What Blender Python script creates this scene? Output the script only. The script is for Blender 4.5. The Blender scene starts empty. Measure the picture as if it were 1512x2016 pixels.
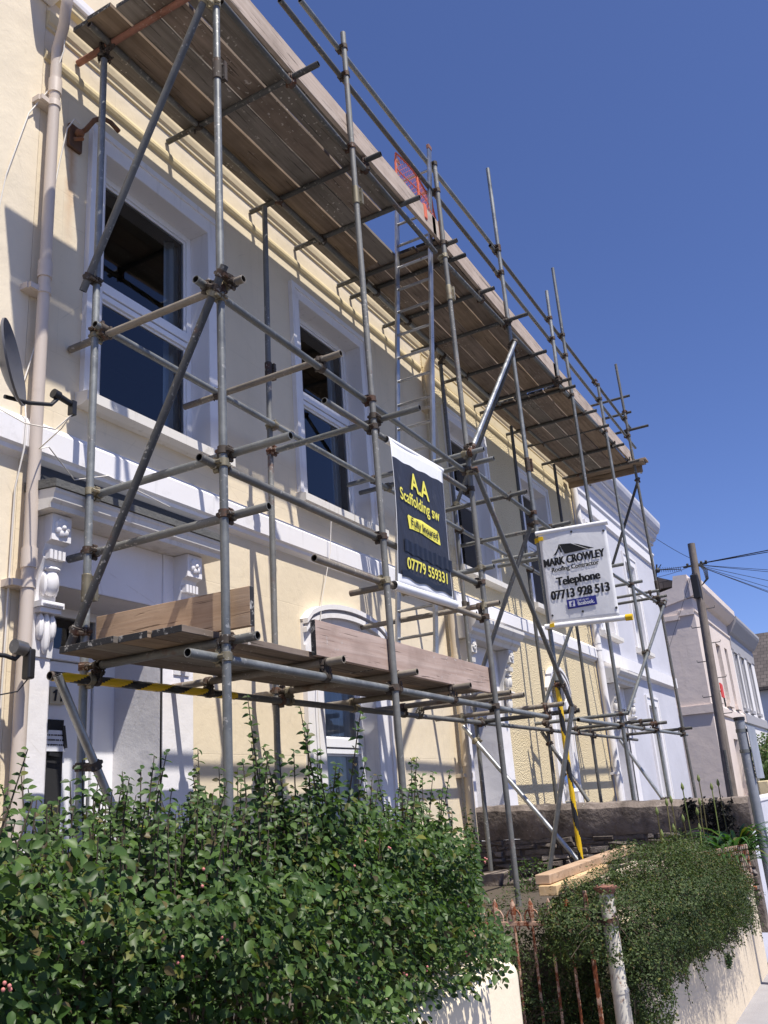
import bpy, math, random
import numpy as np
from mathutils import Matrix, Vector

# ------------------------------------------------------------------ camera, sky, sun, exposure
scene = bpy.context.scene
COL = scene.collection
cam_d = bpy.data.cameras.new('camera'); cam = bpy.data.objects.new('camera', cam_d); COL.objects.link(cam)
scene.camera = cam
RX = Vector((0.4843618, -0.8718541, -0.0725537)); UP = Vector((-0.2426409, -0.2135507, 0.9463200)); FW = Vector((0.8405469, 0.4407568, 0.3149832))
cam.matrix_world = Matrix(((RX.x, UP.x, -FW.x, 0.0), (RX.y, UP.y, -FW.y, 0.0), (RX.z, UP.z, -FW.z, 1.65), (0, 0, 0, 1)))
cam_d.sensor_fit = 'VERTICAL'; cam_d.sensor_height = 36.0; cam_d.lens = 1751.907 / 2016 * 36
cam_d.clip_start = 0.05; cam_d.clip_end = 2000
scene.render.resolution_x = 768; scene.render.resolution_y = 1024

LIGHT = Vector((0.35, 1.0, -2.1)).normalized()          # the way the sunlight travels
SUN_EL = math.asin(-LIGHT.z); SUN_AZ = math.atan2(-LIGHT.x, -LIGHT.y)
world = bpy.data.worlds.new('World'); scene.world = world; world.use_nodes = True
wn = world.node_tree.nodes; wl = world.node_tree.links
bg = wn['Background']; sky = wn.new('ShaderNodeTexSky')
sky.sky_type = 'NISHITA'; sky.sun_disc = False; sky.sun_elevation = SUN_EL; sky.sun_rotation = SUN_AZ
sky.air_density = 0.75; sky.dust_density = 0.5; sky.ozone_density = 6.5; sky.altitude = 0
tint = wn.new('ShaderNodeMix'); tint.data_type = 'RGBA'; tint.blend_type = 'MULTIPLY'; tint.inputs[0].default_value = 1.0; tint.inputs[7].default_value = (0.80, 0.765, 0.95, 1)
wl.new(sky.outputs[0], tint.inputs[6]); wl.new(tint.outputs[2], bg.inputs[0]); bg.inputs[1].default_value = 0.11
sd = bpy.data.lights.new('sun', 'SUN'); sun = bpy.data.objects.new('sun', sd); COL.objects.link(sun)
sd.energy = 4.4; sd.angle = math.radians(0.53); sd.color = (1.0, 0.945, 0.86)
sun.rotation_euler = LIGHT.to_track_quat('-Z', 'Y').to_euler()
scene.view_settings.view_transform = 'Standard'; scene.view_settings.look = 'None'
scene.view_settings.exposure = 0.64; scene.view_settings.gamma = 1.0
scene.render.engine = 'CYCLES'
random.seed(7); RNG = np.random.default_rng(11)

# ------------------------------------------------------------------ materials
class NT:
    def __init__(s, name):
        s.m = bpy.data.materials.new(name); s.m.use_nodes = True
        s.n = s.m.node_tree.nodes; s.l = s.m.node_tree.links
        s.b = s.n['Principled BSDF']; s.out = s.n['Material Output']
        s.tc = s.n.new('ShaderNodeTexCoord')
    def mp(s, scale=(1, 1, 1), src='Object', rot=(0, 0, 0)):
        n = s.n.new('ShaderNodeMapping'); n.inputs['Scale'].default_value = scale; n.inputs['Rotation'].default_value = rot
        s.l.new(s.tc.outputs[src], n.inputs[0]); return n.outputs[0]
    def noise(s, vec, scale, detail=4, rough=0.55, dist=0):
        n = s.n.new('ShaderNodeTexNoise'); n.inputs['Scale'].default_value = scale; n.inputs['Detail'].default_value = detail
        n.inputs['Roughness'].default_value = rough; n.inputs['Distortion'].default_value = dist
        if vec is not None: s.l.new(vec, n.inputs['Vector'])
        return n.outputs[0]
    def vor(s, vec, scale, feature='F1'):
        n = s.n.new('ShaderNodeTexVoronoi'); n.feature = feature; n.inputs['Scale'].default_value = scale
        s.l.new(vec, n.inputs['Vector']); return n
    def ramp(s, fac, stops):
        n = s.n.new('ShaderNodeValToRGB'); e = n.color_ramp.elements
        while len(e) < len(stops): e.new(0.5)
        for i, (p, c) in enumerate(stops):
            e[i].position = p; e[i].color = (c, c, c, 1) if isinstance(c, (int, float)) else (*c, 1)
        s.l.new(fac, n.inputs[0]); return n.outputs[0]
    def mix(s, fac, a, b, mode='MIX'):
        n = s.n.new('ShaderNodeMix'); n.data_type = 'RGBA'; n.blend_type = mode
        for idx, v in ((0, fac), (6, a), (7, b)):
            sock = n.inputs[idx]
            if hasattr(v, 'is_output'): s.l.new(v, sock)
            elif isinstance(v, (int, float)): sock.default_value = v if idx == 0 else (v, v, v, 1)
            else: sock.default_value = (*v, 1)
        return n.outputs[2]
    def math(s, op, a, b=0.0):
        n = s.n.new('ShaderNodeMath'); n.operation = op
        for sock, v in ((n.inputs[0], a), (n.inputs[1], b)):
            if hasattr(v, 'is_output'): s.l.new(v, sock)
            else: sock.default_value = v
        return n.outputs[0]
    def rnd(s):
        n = s.n.new('ShaderNodeObjectInfo'); return n.outputs['Random']
    def island(s):
        n = s.n.new('ShaderNodeNewGeometry'); return n.outputs['Random Per Island']
    def bump(s, h, strength=0.3, dist=0.01, prev=None):
        n = s.n.new('ShaderNodeBump'); n.inputs['Strength'].default_value = strength; n.inputs['Distance'].default_value = dist
        s.l.new(h, n.inputs['Height'])
        if prev is not None: s.l.new(prev, n.inputs['Normal'])
        s.l.new(n.outputs[0], s.b.inputs['Normal']); return n.outputs[0]
    def set(s, color=None, rough=0.6, metal=0.0, spec=0.5):
        for k, v in (('Base Color', color), ('Roughness', rough), ('Metallic', metal), ('Specular IOR Level', spec)):
            if v is None: continue
            if hasattr(v, 'is_output'): s.l.new(v, s.b.inputs[k])
            elif isinstance(v, tuple): s.b.inputs[k].default_value = (*v, 1)
            else: s.b.inputs[k].default_value = v
        return s.m

def sc(c, k): return tuple(x * k for x in c)

def stucco(name, c, joints=False, stain=0.35, bump=0.25, dirt=(0.30, 0.25, 0.18)):
    t = NT(name); v = t.mp()
    big = t.noise(v, 1.1, 5, 0.6); fine = t.noise(v, 55, 4, 0.6)
    col = t.mix(t.ramp(big, [(0.3, 0.0), (0.7, 1.0)]), sc(c, 0.93), sc(c, 1.04))
    streak = t.noise(t.mp((7, 7, 0.55)), 1.0, 5, 0.7)
    patch = t.noise(v, 0.8, 3)
    f = t.math('MULTIPLY', t.ramp(streak, [(0.56, 0.0), (0.78, 1.0)]), t.ramp(patch, [(0.42, 0.0), (0.65, 1.0)]))
    col = t.mix(t.math('MULTIPLY', f, stain), col, dirt)
    spot = t.ramp(t.noise(v, 16, 3), [(0.68, 0.0), (0.75, 1.0)])
    col = t.mix(t.math('MULTIPLY', spot, 0.14), col, dirt)
    crack = t.vor(t.mp((1.0, 1.0, 0.8)), 1.6, 'DISTANCE_TO_EDGE'); wob = t.noise(v, 6, 4)
    cr = t.ramp(crack.outputs['Distance'], [(0.0, 1.0), (0.006, 0.0)]); cr = t.math('MULTIPLY', cr, t.ramp(wob, [(0.5, 0.0), (0.6, 1.0)]))
    col = t.mix(t.math('MULTIPLY', cr, 0.22), col, dirt)
    n = t.bump(t.noise(v, 9, 4), bump * 0.5, 0.02); n = t.bump(fine, bump, 0.006, n); n = t.bump(t.noise(v, 2.2, 3), 0.25, 0.05, n)
    if joints:
        sx = t.n.new('ShaderNodeSeparateXYZ'); t.l.new(v, sx.inputs[0])
        dx = t.math('ABSOLUTE', t.math('SUBTRACT', t.math('ADD', sx.outputs[0], t.math('MULTIPLY', t.noise(t.mp((1, 1, 2.2)), 3.0, 3), 0.10)), 3.70))
        fx = t.ramp(dx, [(0.0, 1.0), (0.06, 0.0)]); fz = t.ramp(t.math('MULTIPLY', t.math('SUBTRACT', 6.42, sx.outputs[2]), 1.0), [(0.0, 0.0), (0.06, 1.0), (0.75, 0.3), (1.0, 0.0)])
        col = t.mix(t.math('MULTIPLY', t.math('MULTIPLY', fx, fz), 0.75), col, (0.46, 0.20, 0.05))
        bt = t.n.new('ShaderNodeTexBrick'); bt.inputs['Scale'].default_value = 1.0
        bt.inputs['Brick Width'].default_value = 0.9; bt.inputs['Row Height'].default_value = 0.42; bt.inputs['Mortar Size'].default_value = 0.004
        bt.inputs['Mortar Smooth'].default_value = 0.6
        sw = t.n.new('ShaderNodeSeparateXYZ'); cb = t.n.new('ShaderNodeCombineXYZ'); t.l.new(v, sw.inputs[0])
        t.l.new(sw.outputs[0], cb.inputs[0]); t.l.new(sw.outputs[2], cb.inputs[1]); t.l.new(cb.outputs[0], bt.inputs['Vector'])
        t.bump(t.math('SUBTRACT', 1.0, bt.outputs['Fac']), 0.25, 0.006, n)
        col = t.mix(t.math('MULTIPLY', bt.outputs['Fac'], 0.10), col, dirt)
    return t.set(col, 0.82, 0, 0.25)

def pebbledash(name, c):
    t = NT(name); v = t.mp()
    a = t.vor(v, 55); b = t.noise(v, 28, 3)
    h = t.math('ADD', t.ramp(a.outputs['Distance'], [(0.0, 1.0), (0.75, 0.0)]), t.math('MULTIPLY', b, 0.9))
    col = t.mix(t.ramp(a.outputs['Distance'], [(0.25, 0.0), (0.8, 1.0)]), sc(c, 1.04), sc(c, 0.84))
    col = t.mix(t.ramp(t.noise(v, 1.3, 4), [(0.35, 0.0), (0.7, 1.0)]), col, t.mix(0.5, col, sc(c, 0.9)))
    t.bump(h, 1.0, 0.008)
    return t.set(col, 0.9, 0, 0.2)

def painted(name, c, rough=0.5, dirt=0.25, dirtc=(0.22, 0.2, 0.17), bump=0.1, crease=0.0):
    t = NT(name); v = t.mp()
    d = t.ramp(t.noise(v, 5, 6, 0.7), [(0.58, 0.0), (0.82, 1.0)])
    d2 = t.ramp(t.noise(t.mp((14, 14, 1.2)), 1.0, 4), [(0.6, 0.0), (0.85, 1.0)])
    col = t.mix(t.math('MULTIPLY', t.math('MAXIMUM', d, d2), dirt), t.mix(t.noise(v, 2.2, 3), sc(c, 0.95), sc(c, 1.03)), dirtc)
    n = t.bump(t.noise(v, 40, 3), bump, 0.004)
    if crease: t.bump(t.noise(t.mp((1, 1, 0.5)), 5, 3, 0.5, 0.8), crease, 0.05, n)
    return t.set(col, rough, 0, 0.35)

def wood(name, c1, c2, axis='x', spots=0.0, tone=0.3, scale=1.0):
    t = NT(name)
    s = {'x': (1.1, 26, 26), 'y': (26, 1.1, 26), 'z': (26, 26, 1.1)}[axis]
    s = tuple(k * scale for k in s); v = t.mp(s); o = t.mp()
    off = t.n.new('ShaderNodeVectorMath'); off.operation = 'ADD'; cb = t.n.new('ShaderNodeCombineXYZ')
    isl = t.rnd()
    for i in range(3): t.l.new(t.math('MULTIPLY', isl, 37.0), cb.inputs[i])
    t.l.new(v, off.inputs[0]); t.l.new(cb.outputs[0], off.inputs[1])
    g = t.noise(off.outputs[0], 1.0, 6, 0.62, 0.6)
    col = t.mix(t.ramp(g, [(0.28, 0.0), (0.72, 1.0)]), c1, c2)
    crack = t.ramp(t.noise(off.outputs[0], 2.3, 3, 0.5, 0.4), [(0.33, 1.0), (0.37, 0.0)])
    col = t.mix(t.math('MULTIPLY', crack, 0.75), col, sc(c1, 0.3))
    blot = t.noise(o, 3.5, 4)
    col = t.mix(t.ramp(blot, [(0.45, 0.0), (0.75, 0.55)]), col, sc(c1, 0.55))
    knot = t.vor(t.mp(tuple(k * 0.16 for k in s)), 1.4)
    col = t.mix(t.ramp(knot.outputs['Distance'], [(0.06, 0.8), (0.14, 0.0)]), col, sc(c1, 0.35))
    if spots > 0:
        sp = t.ramp(t.noise(o, 34, 2, 0.4), [(0.66, 0.0), (0.71, 1.0)])
        zone = t.ramp(t.noise(o, 1.7, 2), [(0.48, 0.0), (0.62, 1.0)])
        col = t.mix(t.math('MULTIPLY', t.math('MULTIPLY', sp, zone), spots), col, (0.5, 0.46, 0.42))
    val = t.math('ADD', 1.0 - tone * 0.5, t.math('MULTIPLY', isl, tone))
    col = t.mix(1.0, col, val, 'MULTIPLY')
    t.bump(t.math('ADD', g, t.math('MULTIPLY', crack, -0.8)), 0.35, 0.006)
    return t.set(col, 0.85, 0, 0.2)

def metal(name, c, rough=0.5, met=0.5, rust=0.15, var=0.35, rustc=(0.16, 0.06, 0.025)):
    t = NT(name); v = t.mp()
    a = t.noise(v, 6, 6, 0.7); b = t.noise(v, 38, 4, 0.65)
    col = t.mix(t.ramp(a, [(0.3, 0.0), (0.7, 1.0)]), sc(c, 1 - var), sc(c, 1 + var * 0.6))
    col = t.mix(t.ramp(b, [(0.5, 0.0), (0.8, 0.5)]), col, sc(c, 0.55))
    r = t.ramp(t.noise(v, 4.2, 6, 0.75), [(0.66 - rust * 0.35, 0.0), (0.74 - rust * 0.3, 1.0)])
    col = t.mix(t.math('MULTIPLY', r, min(1, rust * 2.2)), col, rustc)
    col = t.mix(1.0, col, t.math('ADD', 0.70, t.math('MULTIPLY', t.rnd(), 0.6)), 'MULTIPLY')
    sec = t.ramp(t.noise(v, 0.9, 2), [(0.40, 0.0), (0.43, 1.0)]); col = t.mix(t.math('MULTIPLY', sec, 0.28), col, sc(c, 0.4))
    spl = t.math('MULTIPLY', t.ramp(t.noise(v, 45, 3, 0.5), [(0.62, 0.0), (0.66, 1.0)]), t.ramp(t.noise(v, 2.1, 3), [(0.46, 0.0), (0.58, 1.0)])); col = t.mix(t.math('MULTIPLY', spl, 0.6), col, (0.5, 0.48, 0.44))
    t.bump(b, 0.05, 0.002)
    m = t.set(col, rough, met, 0.5)
    rg = t.ramp(a, [(0.3, rough - 0.12), (0.7, rough + 0.15)]); t.l.new(rg, t.b.inputs['Roughness'])
    return m

def plain(name, c, rough=0.6, met=0.0, spec=0.4):
    t = NT(name); v = t.mp()
    col = t.mix(t.noise(v, 8, 4), sc(c, 0.85), sc(c, 1.12))
    t.bump(t.noise(v, 60, 2), 0.06, 0.003)
    return t.set(col, rough, met, spec)

def peeling(name, c, rustc, amount=0.5, scale=9):
    t = NT(name); v = t.mp()
    f = t.ramp(t.noise(v, scale, 7, 0.75), [(amount - 0.04, 0.0), (amount + 0.04, 1.0)])
    rr = t.mix(t.noise(v, 30, 4), sc(rustc, 0.5), sc(rustc, 1.4))
    col = t.mix(f, rr, t.mix(t.noise(v, 4, 4), sc(c, 0.8), sc(c, 1.05)))
    t.bump(f, 0.5, 0.004)
    return t.set(col, 0.75, 0.0, 0.25)

def foliage(name, c, c2, trans=0.35, rough=0.45):
    t = NT(name); r = t.island()
    col = t.mix(r, c, c2)
    odd = t.ramp(t.math('FRACT', t.math('MULTIPLY', r, 17.3)), [(0.93, 0.0), (0.97, 1.0)])
    col = t.mix(t.math('MULTIPLY', odd, 0.6), col, (0.16, 0.14, 0.035))
    br = t.ramp(t.math('FRACT', t.math('MULTIPLY', r, 53.7)), [(0.955, 0.0), (0.985, 1.0)]); col = t.mix(t.math('MULTIPLY', br, 0.7), col, (0.10, 0.055, 0.035))
    col = t.mix(1.0, col, t.math('ADD', 0.65, t.math('MULTIPLY', t.math('FRACT', t.math('MULTIPLY', r, 7.9)), 0.7)), 'MULTIPLY')
    col = t.mix(t.ramp(t.noise(t.mp(), 2.6, 3), [(0.35, 0.0), (0.7, 0.45)]), col, t.mix(1.0, col, (1.25, 1.25, 0.7), 'MULTIPLY'))
    t.set(col, rough, 0, 0.3)
    tr = t.n.new('ShaderNodeBsdfTranslucent'); mx = t.n.new('ShaderNodeMixShader')
    t.l.new(t.mix(1.0, col, (1.3, 1.5, 0.6), 'MULTIPLY'), tr.inputs[0]); mx.inputs[0].default_value = trans
    t.l.new(t.b.outputs[0], mx.inputs[1]); t.l.new(tr.outputs[0], mx.inputs[2]); t.l.new(mx.outputs[0], t.out.inputs[0])
    return t.m

def glass(name, tint=(0.75, 0.8, 0.85)):
    t = NT(name)
    tr = t.n.new('ShaderNodeBsdfTransparent'); tr.inputs[0].default_value = (*tint, 1)
    gl = t.n.new('ShaderNodeBsdfGlossy'); gl.inputs['Roughness'].default_value = 0.015
    fr = t.n.new('ShaderNodeFresnel'); fr.inputs[0].default_value = 1.75
    bp = t.n.new('ShaderNodeBump'); bp.inputs['Strength'].default_value = 0.03; bp.inputs['Distance'].default_value = 0.02
    t.l.new(t.noise(t.mp(), 1.6, 2), bp.inputs['Height']); t.l.new(bp.outputs[0], gl.inputs['Normal'])
    mx = t.n.new('ShaderNodeMixShader')
    t.l.new(fr.outputs[0], mx.inputs[0]); t.l.new(tr.outputs[0], mx.inputs[1]); t.l.new(gl.outputs[0], mx.inputs[2])
    t.l.new(mx.outputs[0], t.out.inputs[0]); return t.m

CREAM = (0.74, 0.635, 0.465)
MAT = dict(
    cream=stucco('cream_stucco', CREAM, joints=True), cream_up=stucco('cream_stucco_upper', (0.75, 0.655, 0.50), stain=0.25),
    dirtycream=stucco('stained_cream_wall', (0.66, 0.56, 0.42), stain=0.75, bump=0.5), dash=pebbledash('yellow_pebbledash', (0.74, 0.62, 0.40)),
    lilac=stucco('lilac_render', (0.55, 0.55, 0.60), stain=0.15, bump=0.12), pink=stucco('pink_render', (0.72, 0.62, 0.555), stain=0.35),
    whitewall=stucco('white_render', (0.74, 0.72, 0.71), stain=0.3), creamtrim=stucco('cream_trim', (0.66, 0.55, 0.34), stain=0.4),
    white=painted('white_masonry', (0.78, 0.76, 0.76), 0.6, 0.35), oldwhite=painted('old_white', (0.70, 0.67, 0.62), 0.65, 0.75, (0.25, 0.21, 0.15)),
    upvc=painted('white_plastic', (0.80, 0.80, 0.82), 0.3, 0.1), greytrim=painted('grey_trim', (0.38, 0.37, 0.38), 0.6, 0.2),
    textured=stucco('white_textured', (0.78, 0.76, 0.77), stain=0.10, bump=0.22),
    flash=plain('lead_flashing', (0.045, 0.047, 0.05), 0.55), felt=stucco('roof_felt', (0.12, 0.12, 0.115), stain=0.3, bump=0.8),
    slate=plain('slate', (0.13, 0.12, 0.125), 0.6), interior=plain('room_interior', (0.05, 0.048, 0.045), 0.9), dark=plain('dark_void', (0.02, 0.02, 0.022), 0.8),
    curtain=plain('pale_curtain', (0.62, 0.66, 0.68), 0.9), glass=glass('window_glass'),
    bluecurtain=plain('blue_curtain', (0.12, 0.30, 0.60), 0.9),
    pipe=painted('drainpipe_paint', (0.60, 0.515, 0.44), 0.5, 0.3, (0.3, 0.24, 0.18)), creampipe=painted('cream_pipe', (0.62, 0.52, 0.38), 0.55, 0.4, (0.3, 0.25, 0.16)),
    steel=metal('galvanised_tube', (0.245, 0.255, 0.25), 0.5, 0.45, 0.10), steel2=metal('dull_tube', (0.19, 0.19, 0.18), 0.62, 0.3, 0.24),
    steel3=metal('dark_tube', (0.095, 0.095, 0.092), 0.62, 0.3, 0.2), bright=metal('bright_tube', (0.40, 0.41, 0.41), 0.38, 0.7, 0.04),
    beige=metal('weathered_tube', (0.27, 0.235, 0.19), 0.7, 0.15, 0.25), redtube=metal('red_oxide_tube', (0.36, 0.16, 0.11), 0.75, 0.05, 0.35),
    alu=metal('ladder_alloy', (0.40, 0.40, 0.40), 0.35, 0.8, 0.0, 0.15), bore=plain('tube_bore', (0.03, 0.025, 0.02), 0.9),
    rust=metal('rusty_fitting', (0.10, 0.08, 0.065), 0.75, 0.35, 0.42, 0.5, (0.13, 0.055, 0.03)), fit=metal('pressed_fitting', (0.33, 0.29, 0.20), 0.55, 0.5, 0.3),
    yellow=painted('hazard_yellow', (0.72, 0.46, 0.015), 0.45, 0.25, (0.2, 0.12, 0.02)), black=painted('hazard_black', (0.022, 0.022, 0.024), 0.4, 0.1),
    deck=wood('deck_board_wood', (0.15, 0.118, 0.095), (0.27, 0.215, 0.175), 'x', 0.8, 0.4), deckwarm=wood('warm_board_wood', (0.20, 0.145, 0.10), (0.33, 0.25, 0.18), 'x', 0.3, 0.3), deckgrey=wood('grey_board_wood', (0.135, 0.118, 0.10), (0.235, 0.21, 0.185), 'x', 1.0, 0.3), deckend=wood('cross_board_wood', (0.23, 0.17, 0.12), (0.36, 0.28, 0.21), 'y', 0.3, 0.3),
    toe=wood('toe_board_wood', (0.38, 0.295, 0.235), (0.54, 0.455, 0.385), 'x', 0.6, 0.12), toeend=wood('end_board_wood', (0.36, 0.235, 0.145), (0.50, 0.36, 0.245), 'y', 0.1, 0.1),
    toered=wood('pinkish_board_wood', (0.38, 0.27, 0.22), (0.54, 0.425, 0.365), 'x', 1.0, 0.1), plank=wood('new_timber', (0.56, 0.37, 0.19), (0.70, 0.52, 0.31), 'x', 0.0, 0.12),
    endpaint=peeling('black_end_paint', (0.03, 0.03, 0.033), (0.38, 0.37, 0.35), 0.42, 22),
    ban_black=painted('banner_black', (0.030, 0.030, 0.036), 0.42, 0.35, (0.13, 0.13, 0.135), 0.1, 0.45), ban_patch=painted('taped_over', (0.012, 0.012, 0.014), 0.35, 0.35, (0.09, 0.09, 0.10)),
    ban_yellow=plain('banner_yellow', (0.80, 0.72, 0.10), 0.5), ban_white=painted('banner_white', (0.80, 0.80, 0.81), 0.45, 0.15, (0.4, 0.39, 0.39), 0.1, 0.15),
    ink=plain('black_ink', (0.012, 0.012, 0.014), 0.5), blue=plain('badge_blue', (0.030, 0.035, 0.26), 0.45), badgewhite=plain('badge_white', (0.75, 0.76, 0.82), 0.5),
    rusty=metal('rusty_iron', (0.20, 0.11, 0.065), 0.8, 0.1, 0.5, 0.5, (0.26, 0.10, 0.04)), ivory=plain('ivory_plate', (0.62, 0.52, 0.33), 0.5), orange=plain('orange_net', (0.66, 0.15, 0.08), 0.7), netcord=plain('net_cord', (0.75, 0.45, 0.42), 0.7),
    dish=plain('dish_grey', (0.10, 0.10, 0.11), 0.45), blackplastic=plain('black_plastic', (0.02, 0.02, 0.022), 0.4), cable=plain('white_cable', (0.72, 0.68, 0.62), 0.6), wirem=plain('black_wire', (0.02, 0.02, 0.025), 0.6),
    gatepaint=peeling('rusty_gate_paint', (0.50, 0.33, 0.24), (0.20, 0.06, 0.025), 0.50, 14), postpaint=peeling('peeling_post', (0.62, 0.58, 0.50), (0.26, 0.10, 0.05), 0.40, 7),
    lattice=peeling('lattice_paint', (0.66, 0.52, 0.42), (0.34, 0.11, 0.05), 0.50, 26), coping=peeling('peeling_coping', (0.62, 0.52, 0.42), (0.30, 0.20, 0.13), 0.45, 18),
    pole=wood('pole_wood', (0.17, 0.145, 0.125), (0.26, 0.22, 0.19), 'z', 0.0, 0.1), greypost=metal('grey_post', (0.30, 0.32, 0.36), 0.6, 0.2, 0.02, 0.2),
    bark=plain('stem_bark', (0.06, 0.045, 0.03), 0.8), red=plain('red_sign', (0.65, 0.05, 0.03), 0.5), darkflake=plain('dark_lump', (0.012, 0.012, 0.012), 0.95),
    leaf=foliage('hedge_leaf', (0.025, 0.056, 0.0155), (0.074, 0.125, 0.034), 0.29, 0.46), tiny=foliage('shrub_leaf', (0.019, 0.038, 0.011), (0.060, 0.088, 0.026), 0.2, 0.6),
    strap=foliage('strap_leaf', (0.028, 0.075, 0.02), (0.06, 0.13, 0.04), 0.3, 0.4), flower=plain('pink_berry', (0.50, 0.18, 0.16), 0.6), bud=foliage('bud_green', (0.16, 0.22, 0.07), (0.26, 0.30, 0.12), 0.2, 0.5),
    soil=plain('garden_soil', (0.075, 0.06, 0.045), 0.95),
)
def _stone():
    t = NT('rubble_stone'); v = t.mp(); r = t.island()
    col = t.mix(r, (0.11, 0.09, 0.08), (0.27, 0.235, 0.215)); col = t.mix(t.ramp(t.noise(v, 14, 6), [(0.4, 0.0), (0.75, 0.7)]), col, (0.06, 0.055, 0.045))
    t.bump(t.noise(v, 26, 5), 0.8, 0.02); return t.set(col, 0.9, 0, 0.2)
def _coping():
    t = NT('coping_cement'); v = t.mp()
    col = t.mix(t.ramp(t.noise(v, 3.5, 7, 0.7), [(0.35, 0.0), (0.65, 1.0)]), (0.085, 0.07, 0.06), (0.24, 0.20, 0.175))
    col = t.mix(t.ramp(t.noise(v, 30, 3), [(0.66, 0.0), (0.72, 0.8)]), col, (0.36, 0.34, 0.30))
    t.bump(t.noise(v, 18, 6), 0.7, 0.03); return t.set(col, 0.92, 0, 0.2)
def _pave():
    t = NT('pavement'); v = t.mp()
    col = t.mix(t.noise(v, 4, 6), (0.22, 0.21, 0.22), (0.36, 0.35, 0.36)); t.bump(t.noise(v, 70, 3), 0.4, 0.01); return t.set(col, 0.85, 0, 0.3)
def _asph():
    t = NT('asphalt'); v = t.mp()
    col = t.mix(t.noise(v, 40, 4), (0.035, 0.035, 0.037), (0.075, 0.074, 0.072)); t.bump(t.noise(v, 120, 3), 0.5, 0.01); return t.set(col, 0.85, 0, 0.3)
def _slates():
    t = NT('slate_roof'); bt = t.n.new('ShaderNodeTexBrick'); bt.inputs['Scale'].default_value = 1.0
    bt.inputs['Brick Width'].default_value = 0.28; bt.inputs['Row Height'].default_value = 0.2; bt.inputs['Mortar Size'].default_value = 0.012
    bt.inputs['Color1'].default_value = (0.065, 0.054, 0.05, 1); bt.inputs['Color2'].default_value = (0.10, 0.084, 0.078, 1); bt.inputs['Mortar'].default_value = (0.03, 0.026, 0.025, 1)
    sw = t.n.new('ShaderNodeSeparateXYZ'); cb = t.n.new('ShaderNodeCombineXYZ'); t.l.new(t.mp(), sw.inputs[0])
    t.l.new(sw.outputs[1], cb.inputs[0]); t.l.new(sw.outputs[2], cb.inputs[1]); t.l.new(cb.outputs[0], bt.inputs['Vector'])
    return t.set(bt.outputs[0], 0.7, 0, 0.3)
MAT['stone'] = _stone(); MAT['cement'] = _coping(); MAT['pave'] = _pave(); MAT['asphalt'] = _asph(); MAT['slates'] = _slates()

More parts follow.
